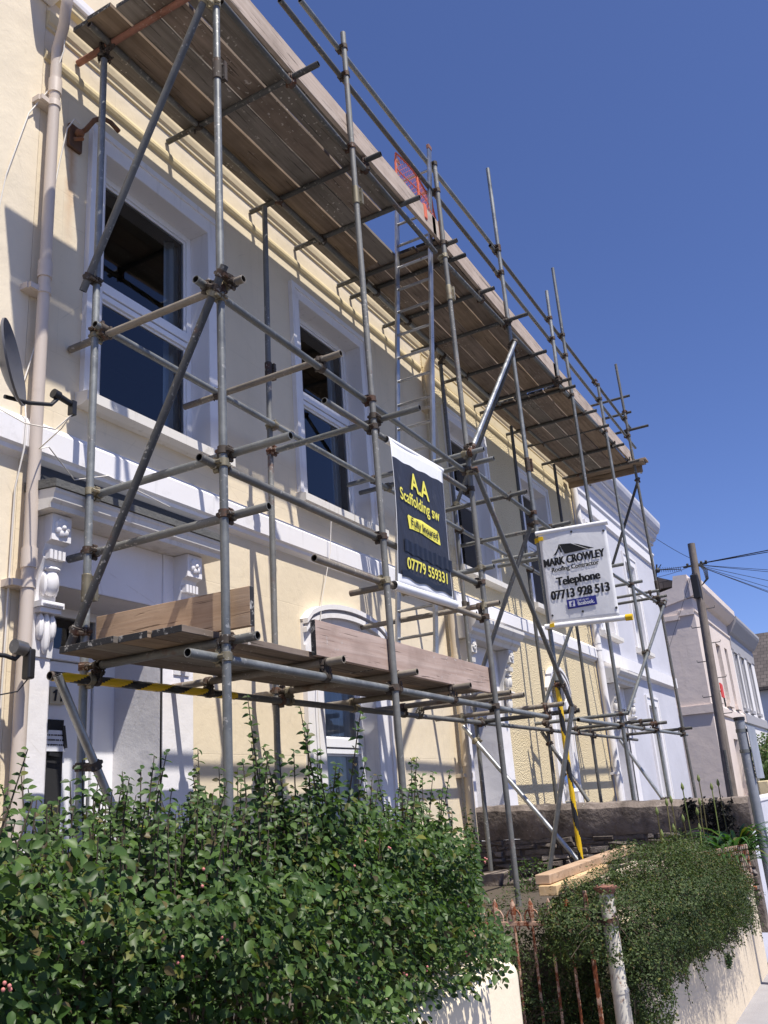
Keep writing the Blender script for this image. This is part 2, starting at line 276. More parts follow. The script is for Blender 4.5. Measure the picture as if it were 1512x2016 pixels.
# ------------------------------------------------------------------ mesh building
class MB:
    def __init__(s): s.v = []; s.f = []; s.mi = []
    def face(s, pts, m=0):
        i = len(s.v); s.v += [tuple(p) for p in pts]; s.f.append(tuple(range(i, i + len(pts)))); s.mi.append(m)
    def box(s, x0, x1, y0, y1, z0, z1, m=0):
        i = len(s.v); s.v += [(x, y, z) for z in (z0, z1) for y in (y0, y1) for x in (x0, x1)]
        for q in ((0, 2, 3, 1), (4, 5, 7, 6), (0, 1, 5, 4), (2, 6, 7, 3), (0, 4, 6, 2), (1, 3, 7, 5)): s.f.append(tuple(i + k for k in q)); s.mi.append(m)
    def prism(s, poly, axis, a0, a1, m=0):
        # polygon in the two other axes (in order), extruded along axis
        def p3(u, w, a): return {'x': (a, u, w), 'y': (u, a, w), 'z': (u, w, a)}[axis]
        n = len(poly); i = len(s.v)
        s.v += [p3(u, w, a0) for u, w in poly] + [p3(u, w, a1) for u, w in poly]
        s.f.append(tuple(range(i, i + n))); s.f.append(tuple(range(i + 2 * n - 1, i + n - 1, -1))); s.mi += [m, m]
        for k in range(n):
            j = (k + 1) % n; s.f.append((i + k, i + n + k, i + n + j, i + j)); s.mi.append(m)
    def tube(s, pts, r, n=10, caps=True, m=0, rr=None):
        pts = [Vector(p) for p in pts]; rings = []; prev = None
        for k, p in enumerate(pts):
            d = (pts[min(k + 1, len(pts) - 1)] - pts[max(k - 1, 0)]).normalized()
            if prev is None: a = d.orthogonal().normalized()
            else: a = (prev - d * prev.dot(d)).normalized()
            prev = a; b = d.cross(a); rad = r if rr is None else rr[k]; i = len(s.v)
            s.v += [tuple(p + (a * math.cos(t) + b * math.sin(t)) * rad) for t in [2 * math.pi * q / n for q in range(n)]]
            rings.append(i)
        for i, j in zip(rings, rings[1:]):
            for q in range(n): s.f.append((i + q, i + (q + 1) % n, j + (q + 1) % n, j + q)); s.mi.append(m)
        if caps:
            s.f.append(tuple(rings[0] + q for q in reversed(range(n)))); s.f.append(tuple(rings[-1] + q for q in range(n))); s.mi += [m, m]
        return rings
    def pipe(s, a, b, r=0.02415, n=16, wall=0.0042, bore=1):
        # open-ended steel tube: skin, rims and the inside of both ends
        a = Vector(a); b = Vector(b); d = (b - a).normalized(); u = d.orthogonal().normalized(); w = d.cross(u); L = (b - a).length
        def ring(c, rad):
            i = len(s.v); s.v += [tuple(c + (u * math.cos(t) + w * math.sin(t)) * rad) for t in [2 * math.pi * q / n for q in range(n)]]; return i
        seg = max(1, int(L / 1.2)); rs = [ring(a + d * L * k / seg, r) for k in range(seg + 1)]
        def band(i, j, m, flip=False):
            for q in range(n):
                f = (i + q, i + (q + 1) % n, j + (q + 1) % n, j + q); s.f.append(f[::-1] if flip else f); s.mi.append(m)
        for i, j in zip(rs, rs[1:]): band(i, j, 0)
        dep = min(0.16, L * 0.3)
        i1 = ring(a, r - wall); i2 = ring(a + d * dep, r - wall); band(rs[0], i1, 0, True); band(i1, i2, bore, True); s.f.append(tuple(i2 + q for q in range(n))[::-1]); s.mi.append(bore)
        j1 = ring(b, r - wall); j2 = ring(b - d * dep, r - wall); band(rs[-1], j1, 0); band(j1, j2, bore); s.f.append(tuple(j2 + q for q in range(n))); s.mi.append(bore)
    def ball(s, c, rad, nu=10, nv=7, m=0):
        rx, ry, rz = (rad, rad, rad) if isinstance(rad, (int, float)) else rad; i = len(s.v)
        for b in range(nv + 1):
            t = math.pi * b / nv
            for a in range(nu):
                p = 2 * math.pi * a / nu; s.v.append((c[0] + rx * math.sin(t) * math.cos(p), c[1] + ry * math.sin(t) * math.sin(p), c[2] + rz * math.cos(t)))
        for b in range(nv):
            for a in range(nu): s.f.append((i + b * nu + a, i + (b + 1) * nu + a, i + (b + 1) * nu + (a + 1) % nu, i + b * nu + (a + 1) % nu)); s.mi.append(m)
    def build(s, name, mats, parent=None, smooth=None, bevel=0.0):
        me = bpy.data.meshes.new(name); me.from_pydata(s.v, [], s.f)
        if not isinstance(mats, (list, tuple)): mats = [mats]
        for m in mats: me.materials.append(MAT[m] if isinstance(m, str) else m)
        if len(mats) > 1: me.polygons.foreach_set('material_index', s.mi)
        me.update()
        if smooth is not None:
            me.polygons.foreach_set('use_smooth', [True] * len(me.polygons)); me.set_sharp_from_angle(angle=math.radians(smooth))
        o = bpy.data.objects.new(name, me); COL.objects.link(o)
        if parent is not None: attach(o, parent)
        if bevel:
            md = o.modifiers.new('bevel', 'BEVEL'); md.width = bevel; md.segments = 2; md.limit_method = 'ANGLE'; md.angle_limit = math.radians(40)
        return o

def world_loc(o):
    p = Vector(o.location)
    return p if o.parent is None else Vector((0, 0, 0))
def attach(o, parent):
    o.parent = parent
    if parent.parent is None and parent.type == 'EMPTY': o.matrix_parent_inverse = Matrix.Translation(-Vector(parent.location))
def tag(o, label, cat, group=None):
    o['label'] = label; o['category'] = cat
    if group: o['group'] = group
    return o
def thing(name, label, cat, loc=(0, 0, 0), group=None):
    o = bpy.data.objects.new(name, None); COL.objects.link(o); o.location = loc; o.empty_display_size = 0.2
    return tag(o, label, cat, group)
def struct(o): o['kind'] = 'structure'; return o
TUBES = [
    ('standard', (3.654, 2.9, 0.8), (3.664, 2.9, 8.15)),  # 0
    ('standard', (5.505, 2.9, 0.8), (5.446, 2.9, 8.206)),  # 1
    ('standard', (7.351, 2.9, 0.8), (7.28, 2.9, 8.069)),  # 2
    ('standard', (9.129, 2.9, 0.8), (9.071, 2.9, 9.234)),  # 3
    ('standard', (11.551, 2.9, 0.8), (11.57, 2.9, 9.14)),  # 4
    ('puncheon', (10.952, 2.9, 6.991), (11.027, 2.9, 8.462)),  # 5
    ('standard', (13.554, 2.9, 0.8), (13.322, 2.9, 7.899)),  # 6
    ('standard', (15.528, 2.9, 0.8), (15.062, 2.9, 9.02)),  # 7
    ('standard', (3.66, 3.925, 0.8), (3.66, 3.93, 6.98)),  # 8
    ('standard', (5.492, 3.92, 0.8), (5.601, 3.92, 6.9)),  # 9
    ('standard', (9.257, 3.92, 0.95), (9.309, 3.92, 6.9)),  # 10
    ('standard', (11.626, 3.92, 0.8), (11.748, 3.92, 6.9)),  # 11
    ('standard', (13.669, 3.92, 0.8), (13.722, 3.92, 6.9)),  # 12
    ('standard', (15.55, 3.92, 0.8), (15.65, 3.92, 6.9)),  # 13
    ('ledger', (3.494, 2.95, 4.644), (7.388, 2.95, 4.601)),  # 14
    ('ledger', (7.625, 2.95, 4.672), (10.012, 2.95, 4.604)),  # 15
    ('ledger', (4.854, 2.95, 4.386), (7.398, 2.95, 4.408)),  # 16
    ('ledger', (3.513, 2.95, 3.531), (7.365, 2.95, 3.514)),  # 17
    ('ledger', (4.621, 2.95, 3.191), (7.349, 2.95, 3.197)),  # 18
    ('ledger', (3.414, 2.95, 2.453), (8.888, 2.95, 2.398)),  # 19
    ('ledger', (9.855, 2.95, 2.419), (15.935, 2.95, 2.447)),  # 20
    ('ledger', (3.787, 2.95, 7.024), (7.176, 2.95, 6.93)),  # 21
    ('ledger', (7.307, 2.95, 6.932), (11.141, 2.95, 7.061)),  # 22
    ('ledger', (10.947, 2.95, 7.013), (15.959, 2.95, 7.18)),  # 23
    ('ledger', (12.512, 2.95, 4.579), (15.457, 2.95, 4.63)),  # 24
    ('ledger', (3.602, 3.87, 4.719), (12.028, 3.87, 4.668)),  # 25
    ('ledger', (3.369, 3.87, 2.456), (16.276, 3.87, 2.464)),  # 26
    ('ledger', (3.457, 3.87, 7.07), (7.468, 3.87, 7.033)),  # 27
    ('ledger', (7.311, 3.87, 7.014), (10.834, 3.87, 6.991)),  # 28
    ('ledger', (10.771, 3.87, 7.029), (15.766, 3.87, 7.097)),  # 29
    ('guard_rail', (4.833, 2.95, 8.039), (9.19, 2.95, 8.078)),  # 30
    ('guard_rail', (4.526, 2.95, 7.748), (9.163, 2.95, 7.712)),  # 31
    ('guard_rail', (8.93, 2.95, 8.03), (15.733, 2.95, 7.963)),  # 32
    ('guard_rail', (8.947, 2.95, 7.703), (15.815, 2.95, 7.623)),  # 33
    ('transom', (3.702, 4.198, 4.687), (3.702, 2.761, 4.687)),  # 34
    ('transom', (3.723, 4.016, 3.605), (3.723, 2.487, 3.605)),  # 35
    ('transom', (3.714, 4.144, 3.231), (3.714, 2.64, 3.231)),  # 36
    ('transom', (4.832, 4.198, 4.693), (4.832, 2.779, 4.693)),  # 37
    ('transom', (5.561, 3.876, 4.479), (5.561, 2.546, 4.479)),  # 38
    ('transom', (7.233, 4.177, 4.731), (7.233, 2.703, 4.731)),  # 39
    ('transom', (7.505, 4.198, 4.727), (7.505, 2.713, 4.727)),  # 40
    ('transom', (8.443, 3.897, 4.66), (8.443, 2.739, 4.66)),  # 41
    ('transom', (9.828, 4.141, 4.655), (9.828, 2.714, 4.655)),  # 42
    ('transom', (9.599, 3.641, 4.307), (9.599, 2.768, 4.307)),  # 43
    ('transom', (9.771, 3.644, 4.288), (9.771, 2.766, 4.288)),  # 44
    ('transom', (13.565, 3.857, 4.64), (13.565, 2.77, 4.64)),  # 45
    ('transom', (14.9, 3.901, 4.731), (14.9, 2.799, 4.731)),  # 46
    ('transom', (15.241, 4.005, 4.692), (15.241, 2.754, 4.692)),  # 47
    ('transom', (12.499, 3.585, 4.696), (12.499, 2.774, 4.696)),  # 48
    ('transom', (7.366, 3.683, 3.649), (7.366, 2.785, 3.649)),  # 49
    ('transom', (7.331, 4.198, 3.303), (7.331, 2.758, 3.303)),  # 50
    ('transom', (5.899, 3.445, 3.263), (5.899, 2.985, 3.263)),  # 51
    ('transom', (3.697, 3.846, 2.54), (3.697, 2.726, 2.54)),  # 52
    ('transom', (4.686, 4.185, 2.532), (4.686, 2.813, 2.532)),  # 53
    ('transom', (5.618, 4.185, 2.537), (5.618, 2.78, 2.537)),  # 54
    ('transom', (6.554, 4.185, 2.516), (6.554, 2.786, 2.516)),  # 55
    ('transom', (7.463, 4.164, 2.529), (7.463, 2.802, 2.529)),  # 56
    ('transom', (7.766, 3.832, 2.527), (7.766, 2.792, 2.527)),  # 57
    ('transom', (8.806, 4.185, 2.508), (8.806, 2.763, 2.508)),  # 58
    ('transom', (9.361, 3.885, 2.476), (9.361, 2.778, 2.476)),  # 59
    ('transom', (11.549, 4.046, 2.562), (11.549, 2.8, 2.562)),  # 60
    ('transom', (12.783, 3.986, 2.532), (12.783, 2.782, 2.532)),  # 61
    ('transom', (13.48, 4.036, 2.526), (13.48, 2.746, 2.526)),  # 62
    ('transom', (15.462, 3.848, 2.524), (15.462, 2.764, 2.524)),  # 63
    ('transom', (15.333, 3.665, 8.465), (15.333, 2.801, 8.465)),  # 64
    ('transom', (15.216, 3.586, 8.096), (15.216, 2.802, 8.096)),  # 65
    ('transom', (15.177, 3.341, 7.741), (15.177, 2.542, 7.741)),  # 66
    ('transom', (3.66, 4.198, 7.067), (3.66, 2.62, 7.067)),  # 67
    ('transom', (4.631, 4.198, 7.057), (4.631, 2.696, 7.057)),  # 68
    ('transom', (5.767, 4.198, 7.068), (5.767, 2.786, 7.068)),  # 69
    ('transom', (6.512, 4.198, 7.092), (6.512, 2.778, 7.092)),  # 70
    ('transom', (7.331, 4.198, 7.088), (7.331, 2.764, 7.088)),  # 71
    ('transom', (7.604, 4.198, 7.081), (7.604, 2.792, 7.081)),  # 72
    ('transom', (8.349, 4.198, 7.064), (8.349, 2.774, 7.064)),  # 73
    ('transom', (9.045, 4.182, 7.027), (9.045, 2.644, 7.027)),  # 74
    ('transom', (10.018, 4.194, 7.004), (10.018, 2.75, 7.004)),  # 75
    ('transom', (11.046, 4.198, 7.036), (11.046, 2.745, 7.036)),  # 76
    ('transom', (11.257, 4.198, 7.01), (11.257, 2.758, 7.01)),  # 77
    ('transom', (12.299, 4.198, 7.026), (12.299, 2.755, 7.026)),  # 78
    ('transom', (13.075, 4.198, 7.066), (13.075, 2.78, 7.066)),  # 79
    ('transom', (13.952, 4.198, 7.034), (13.952, 2.772, 7.034)),  # 80
    ('transom', (14.95, 4.15, 7.06), (14.95, 2.76, 7.06)),  # 81
    ('brace', (3.59, 2.941, 6.854), (3.59, 3.977, 4.996)),  # 82
    ('brace', (3.59, 2.813, 4.735), (3.59, 3.979, 2.646)),  # 83
    ('brace', (9.052, 2.84, 6.725), (7.255, 2.84, 4.754)),  # 84
    ('brace', (9.2, 2.913, 6.701), (9.2, 3.853, 4.98)),  # 85
    ('brace', (7.305, 2.84, 4.58), (9.338, 2.84, 2.509)),  # 86
    ('brace', (9.15, 2.972, 4.511), (9.15, 3.728, 3.028)),  # 87
    ('brace', (11.66, 3.261, 4.059), (11.66, 3.921, 2.806)),  # 88
    ('brace', (15.3, 2.881, 6.87), (15.3, 3.598, 5.377)),  # 89
    ('brace', (15.581, 2.84, 4.698), (11.68, 2.84, 2.585)),  # 90
    ('brace', (9.2, 4.048, 2.437), (9.2, 2.941, 1.0)),  # 91
    ('brace', (8.95, 2.721, 2.483), (8.95, 3.209, 0.845)),  # 92
    ('brace', (11.66, 4.01, 2.463), (11.66, 3.503, 1.541)),  # 93
    ('brace', (13.5, 3.463, 2.354), (13.5, 2.982, 1.48)),  # 94
    ('brace', (3.374, 3.815, 2.45), (4.39, 3.815, 0.8)),  # 95
]
TEXTS = {'aa': ('A.A', (5.9968, 2.9, 4.0328), (0.3254, 0.0, -0.0258), 0.1572, 0.02),
 'scaff': ('Scaffolding sw', (5.7859, 2.9, 3.894), (0.6956, 0.0, -0.0205), 0.1019, 0.012),
 'fully': ('Fully Insured', (5.9355, 2.9, 3.7117), (0.4817, 0.0, -0.0112), 0.0676, 0.012),
 'phone': ('07779 559331', (5.8192, 2.9, 3.3477), (0.7229, -0.0, 0.0054), 0.0898, 0.018),
 'mark': ('MARK CROWLEY', (9.05, 2.8452, 3.9765), (0.0, -0.6619, -0.0027), 0.086, 0.012),
 'roof': ('Roofing Contractor', (9.05, 2.7683, 3.9088), (0.0, -0.5128, -0.005), 0.0486, 0.01),
 'tele': ('Telephone', (9.05, 2.7342, 3.7536), (0.0, -0.4691, -0.0058), 0.0891, 0.014),
 'num': ('07713 928 513', (9.05, 2.8131, 3.6116), (0.0, -0.6265, -0.0082), 0.0942, 0.014),
 'find': ('Find us on:', (9.05, 2.5441, 3.5518), (0.0, -0.1312, -0.0003), 0.0236, 0.01),
 'fb': ('facebook.', (9.05, 2.5409, 3.5074), (0.0, -0.1805, -0.0003), 0.0434, 0.03),
 'f': ('f', (9.05, 2.6105, 3.5085), (0.0, -0.0312, -0.0006), 0.0504, 0.04),
 'eleven': ('11', (4.0679, 4.62, 2.4546), (0.0811, 0.0, 0.0011), 0.0684, 0.0)}
POLYS = {'fullybox': [(5.8841, 2.9, 3.7796),
              (5.9037, 2.9, 3.7937),
              (5.99, 2.9, 3.7885),
              (6.1427, 2.9, 3.8049),
              (6.2486, 2.9, 3.7945),
              (6.421, 2.9, 3.7805),
              (6.4426, 2.9, 3.767),
              (6.4659, 2.9, 3.6685),
              (6.4376, 2.9, 3.666),
              (6.2729, 2.9, 3.6803),
              (6.1213, 2.9, 3.6921),
              (5.9569, 2.9, 3.6853),
              (5.901, 2.9, 3.679)],
 'patch': [(5.8594, 2.9, 3.5796),
           (6.1016, 2.9, 3.5884),
           (6.2099, 2.9, 3.5979),
           (6.6793, 2.9, 3.5873),
           (6.6847, 2.9, 3.4764),
           (6.3818, 2.9, 3.44),
           (6.1477, 2.9, 3.4365),
           (5.9763, 2.9, 3.471),
           (5.844, 2.9, 3.4909)],
 'black': [(5.7244, 2.9, 4.3385),
           (5.7726, 2.9, 4.3327),
           (5.7567, 2.9, 4.2767),
           (6.0346, 2.9, 4.2882),
           (6.2293, 2.9, 4.2617),
           (6.494, 2.9, 4.2909),
           (6.6636, 2.9, 4.2894),
           (6.6315, 2.9, 4.2209),
           (6.5828, 2.9, 4.1137),
           (6.5567, 2.9, 3.9528),
           (6.5697, 2.9, 3.8192),
           (6.5914, 2.9, 3.7262),
           (6.6362, 2.9, 3.6234),
           (6.6992, 2.9, 3.5613),
           (6.651, 2.9, 3.279),
           (6.4105, 2.9, 3.274),
           (6.0401, 2.9, 3.2644),
           (5.6982, 2.9, 3.2813),
           (5.7138, 2.9, 3.4163),
           (5.727, 2.9, 3.6207),
           (5.7162, 2.9, 3.8925),
           (5.7123, 2.9, 4.1729)],
 'logo1': [(9.05, 2.7339, 4.0847),
           (9.05, 2.7007, 4.1178),
           (9.05, 2.6742, 4.1559),
           (9.05, 2.657, 4.1984),
           (9.05, 2.6497, 4.1969),
           (9.05, 2.6289, 4.1071),
           (9.05, 2.6444, 4.1027),
           (9.05, 2.6609, 4.1532),
           (9.05, 2.6792, 4.1197),
           (9.05, 2.7021, 4.0896)],
 'logo2': [(9.05, 2.6494, 4.1994), (9.05, 2.5277, 4.1854), (9.05, 2.3536, 4.0857), (9.05, 2.6038, 4.0835)],
 'logo3': [(9.05, 2.495, 4.1737), (9.05, 2.4629, 4.1671), (9.05, 2.2817, 4.0845), (9.05, 2.3416, 4.0857)],
 'fbbox': [(9.05, 2.6563, 3.5856), (9.05, 2.3395, 3.5835), (9.05, 2.3354, 3.4864), (9.05, 2.6546, 3.4875)],
 'fbsq': [(9.05, 2.6311, 3.5668), (9.05, 2.5683, 3.5667), (9.05, 2.5689, 3.505), (9.05, 2.6302, 3.506)]}
# ------------------------------------------------------------------ the ground
D = 4.21                                    # the plane of the house fronts
g = MB(); g.face([(-60, -60, -0.16), (400, -60, -0.16), (400, 400, -0.16), (-60, 400, -0.16)]); struct(g.build('ground', 'asphalt'))
g = MB(); g.face([(-40, -9, -0.12), (120, -9, -0.12), (120, -1.6, -0.12), (-40, -1.6, -0.12)]); struct(g.build('road', 'asphalt'))
g = MB(); g.box(-40, 120, -1.45, 1.4, -0.3, 0.0); struct(g.build('pavement', 'pave'))
g = MB(); g.box(-40, 120, -1.6, -1.452, -0.3, 0.003); struct(g.build('kerb', 'cement', bevel=0.02))
g = MB(); g.box(-20, 3.5, 1.55, D + 0.3, -0.2, 0.8); g.box(5.3, 9.45, 1.5, D + 0.3, -0.2, 0.82); g.box(3.502, 5.298, 2.6, D + 0.3, -0.2, 0.78); g.box(9.75, 90, 2.0, D + 0.3, -0.2, 0.8)
struct(g.build('garden_ground', 'soil'))
g = MB(); g.box(3.502, 4.74, 1.402, 1.8, -0.2, 0.2); g.box(3.502, 5.298, 1.801, 2.2, -0.2, 0.35); g.box(3.502, 5.298, 2.201, 2.598, -0.2, 0.55); struct(g.build('path', 'cement'))

# ------------------------------------------------------------------ houses
def front_sheet(mb, x0, x1, z0, z1, y, openings, depth, m=0):
    xs = sorted({x0, x1, *[v for o in openings for v in (o[0], o[1])]}); zs = sorted({z0, z1, *[v for o in openings for v in (o[2], o[3])]})
    def hole(cx, cz): return any(o[0] < cx < o[1] and o[2] < cz < o[3] for o in openings)
    for a, b in zip(xs, xs[1:]):
        for c, d in zip(zs, zs[1:]):
            if not hole((a + b) / 2, (c + d) / 2): mb.face([(a, y, c), (b, y, c), (b, y, d), (a, y, d)], m)
    for o in openings:
        a, b, c, d = o[:4]; k = y + (o[4] if len(o) > 4 else depth)
        mb.face([(a, y, c), (a, y, d), (a, k, d), (a, k, c)], m); mb.face([(b, y, c), (b, k, c), (b, k, d), (b, y, d)], m)
        mb.face([(a, y, d), (b, y, d), (b, k, d), (a, k, d)], m); mb.face([(a, y, c), (a, k, c), (b, k, c), (b, y, c)], m)

def shell(parent, x0, x1, z0, z1, mat, openings, depth=0.22, back=9.0, roof=True):
    mb = MB(); front_sheet(mb, x0, x1, z0, z1, D, openings, depth)
    mb.face([(x0, D, z0), (x0, D, z1), (x0, back, z1), (x0, back, z0)]); mb.face([(x1, D, z0), (x1, back, z0), (x1, back, z1), (x1, D, z1)])
    mb.face([(x0, back, z0), (x0, back, z1), (x1, back, z1), (x1, back, z0)]); mb.face([(x0, D, z1), (x1, D, z1), (x1, back, z1), (x0, back, z1)])
    w = mb.build('wall', mat, parent)
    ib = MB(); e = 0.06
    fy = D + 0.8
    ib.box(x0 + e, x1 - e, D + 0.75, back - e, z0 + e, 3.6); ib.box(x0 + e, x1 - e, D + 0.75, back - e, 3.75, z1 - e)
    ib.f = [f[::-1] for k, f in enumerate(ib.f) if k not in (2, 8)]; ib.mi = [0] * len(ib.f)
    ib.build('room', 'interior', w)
    if roof:
        rb = MB(); rb.prism([(D + 0.35, z1 + 0.004), (back, z1 + 0.004), ((D + back) / 2 + 0.2, z1 + 1.25)], 'x', x0 + 0.01, x1 - 0.01); rb.build('roof', 'slates', parent)
    return w

def moulding(parent, name, x0, x1, prof, mat):
    mb = MB(); mb.prism([(D - p, z) for p, z in prof], 'x', x0, x1); return mb.build(name, mat, parent)
STRING = [(0.0, 3.80), (0.045, 3.825), (0.05, 3.85), (0.07, 3.865), (0.07, 4.02), (0.02, 4.075), (0.0, 4.08)]
BEAD = [(0.0, 6.865), (0.018, 6.875), (0.027, 6.90), (0.027, 6.925), (0.018, 6.95), (0.0, 6.96)]
UPPER = [(0.0, 7.15), (0.015, 7.16), (0.015, 7.19), (0.03, 7.21), (0.04, 7.26), (0.04, 7.29), (0.0, 7.32)]

def window(parent, x0, x1, z0, z1, bar, arch=None, surround=0.2, sill=True, mat='white', frame=0.075, curtain=None, top_extra=0.2, bottom=None, open_sash=0, proud=0.045, depth=0.15):
    # opening x0..x1, z0..z1; white architrave round it, plastic frame set back, two panes
    yf = D + depth
    fb = MB(); t = frame
    fb.box(x0, x0 + t, yf, yf + 0.06, z0, z1); fb.box(x1 - t, x1, yf, yf + 0.06, z0, z1)
    fb.box(x0 + t, x1 - t, yf, yf + 0.06, z0, z0 + t); fb.box(x0 + t, x1 - t, yf, yf + 0.06, z1 - t, z1)
    fb.box(x0 + t, x1 - t, yf - 0.012, yf + 0.06, bar - 0.055, bar + 0.025); fb.box(x0 + t, x1 - t, yf - 0.004, yf + 0.06, bar - 0.11, bar - 0.065)
    # beads round each pane
    for a, b in ((z0 + t, bar - 0.11), (bar + 0.025, z1 - t)):
        for xx in (x0 + t, x1 - t - 0.018): fb.box(xx, xx + 0.018, yf + 0.018, yf + 0.05, a, b)
        for zz in (a, b - 0.018): fb.box(x0 + t + 0.018, x1 - t - 0.018, yf + 0.018, yf + 0.05, zz, zz + 0.018)
    w = fb.build('window', 'upvc', parent, bevel=0.004)
    pb = MB()
    for k, (a, b) in enumerate(((z0 + t, bar - 0.11), (bar + 0.025, z1 - t))):
        yy = yf + 0.03
        if open_sash == k + 1:
            continue
        pb.face([(x0 + t, yy, a), (x1 - t, yy, a), (x1 - t, yy, b), (x0 + t, yy, b)])
    pb.build('pane', 'glass', w)
    if open_sash:
        a, b = ((z0 + t, bar - 0.11), (bar + 0.025, z1 - t))[open_sash - 1]
        h = min(b - a, 0.75); bb = b - h if open_sash == 1 else a; top = bb + h
        ang = 0.42; sbm = MB(); s_ = 0.05
        def tr(x, u, q): # hinged on the top edge, swung out
            return (x, yf - 0.02 - u * math.sin(ang) + q * math.cos(ang), top - u * math.cos(ang) - q * math.sin(ang))
        def bar3(xa, xb, ua, ub):
            P = [tr(x, u, q) for q in (0, 0.04) for u in (ua, ub) for x in (xa, xb)]; i = len(sbm.v); sbm.v += P
            for qd in ((0, 2, 3, 1), (4, 5, 7, 6), (0, 1, 5, 4), (2, 6, 7, 3), (0, 4, 6, 2), (1, 3, 7, 5)): sbm.f.append(tuple(i + k for k in qd)); sbm.mi.append(0)
        X0, X1 = x0 + t, x1 - t
        bar3(X0, X0 + s_, 0, h); bar3(X1 - s_, X1, 0, h); bar3(X0 + s_, X1 - s_, 0, s_); bar3(X0 + s_, X1 - s_, h - s_, h)
        sbm.build('open_sash', 'upvc', w)
        gm = MB(); gm.face([tr(X0 + s_, s_, 0.02), tr(X1 - s_, s_, 0.02), tr(X1 - s_, h - s_, 0.02), tr(X0 + s_, h - s_, 0.02)]); gm.build('pane', 'glass', w)
    # architrave: jambs with an outer moulding, and a flat or arched head
    ab = MB(); S = surround; zb = z0 if bottom is None else bottom; p = proud
    X0, X1 = x0 - S, x1 + S; zt = z1 + top_extra
    for s0, s1, q0 in ((X0, x0, X0), (x1, X1, X1 - 0.05)):
        ab.box(s0, s1, D - p * 0.6, D + 0.002, zb, z1 if arch is None else arch[0])
        ab.box(q0, q0 + 0.05, D - p, D - p * 0.6, zb, z1 if arch is None else arch[0])
    if arch is None:
        ab.box(X0, X1, D - p * 0.6, D + 0.002, z1, zt); ab.box(X0, X1, D - p, D - p * 0.6, zt - 0.05, zt)
        for q0 in (X0, X1 - 0.05): ab.box(q0, q0 + 0.05, D - p, D - p * 0.6, z1, zt - 0.05)
    else:
        spring, crown, thick = arch          # z of the springing, z of the inner crown, depth of the head
        n = 16
        def arc(xa, xb, zs, zc, k): u = 2 * k / n - 1; return (xa + (xb - xa) * k / n, zs + (zc - zs) * math.sqrt(max(0.0, 1 - u * u * 0.98)) if zc - zs > 0.22 else zs + (zc - zs) * (1 - u * u))
        for k in range(n):
            a = arc(x0, x1, spring, crown, k); b = arc(x0, x1, spring, crown, k + 1)
            c = arc(X0, X1, spring + thick * 0.62, crown + thick, k); d = arc(X0, X1, spring + thick * 0.62, crown + thick, k + 1)
            ab.prism([a, b, d, c], 'y', D - p * 0.6, D + 0.002)
            # two raised rolls along the outside
            for off, pr in ((0.0, 0.055), (0.075, 0.04)):
                c2 = (c[0], c[1] - off - 0.045); d2 = (d[0], d[1] - off - 0.045); c1 = (c[0], c[1] - off); d1 = (d[0], d[1] - off)
                ab.prism([c2, d2, d1, c1], 'y', D - p * 0.6 - pr, D - p * 0.6 - 0.002)
            # tympanum closing the square opening behind the arch
            ab.prism([(a[0], a[1] - 0.0), (b[0], b[1]), (b[0], z1 + 0.02), (a[0], z1 + 0.02)], 'y', D + 0.01, D + 0.06) if a[1] < z1 else None
        for s0, s1 in ((X0, x0), (x1, X1)): ab.prism([(s0, arch[0]), (s1, arch[0]), (s1, spring + (thick * 0.62 if s1 == X1 else 0.0)), (s0, spring + (thick * 0.62 if s0 == X0 else 0.0))], 'y', D - p * 0.6, D + 0.002)
    for q0, q1 in ((x0 - 0.002, x0 + 0.004), (x1 - 0.004, x1 + 0.002)): ab.box(q0, q1, D - p * 0.6, yf - 0.001, zb if zb > z0 else z0, (z1 if arch is None else arch[0]))
    ab.box(x0 + 0.004, x1 - 0.004, D - p * 0.6 + 0.003, yf - 0.001, z1 - 0.004, z1 + 0.002)
    ab.build('architrave', mat, w)
    if sill:
        sb = MB(); sb.prism([(D - 0.115, z0 - 0.10), (D - 0.115, z0 - 0.03), (yf, z0 + 0.004), (yf, z0 - 0.12), (D - 0.06, z0 - 0.12)], 'x', x0 - S - 0.03, x1 + S + 0.05)
        sb.build('sill', mat if mat != 'white' else 'oldwhite', w)
    if curtain:
        cb = MB(); n = 60
        zt2 = z1 - 0.02
        for k in range(n):
            xa = x0 + (x1 - x0) * k / n; xb = x0 + (x1 - x0) * (k + 1) / n
            if curtain == 'side' and 0.08 < (k + 0.5) / n < 0.86: continue
            if curtain == 'blue' and (k + 0.5) / n > 0.45: continue
            wv = lambda x: yf + (0.075 if curtain == 'full' else 0.16) + 0.022 * math.sin(x * 62) + 0.012 * math.sin(x * 23 + 1)
            cb.face([(xa, wv(xa), z0), (xb, wv(xb), z0), (xb, wv(xb), zt2), (xa, wv(xa), zt2)])
        cb.build('curtain', 'bluecurtain' if curtain == 'blue' else 'curtain', w, smooth=60)
    return w

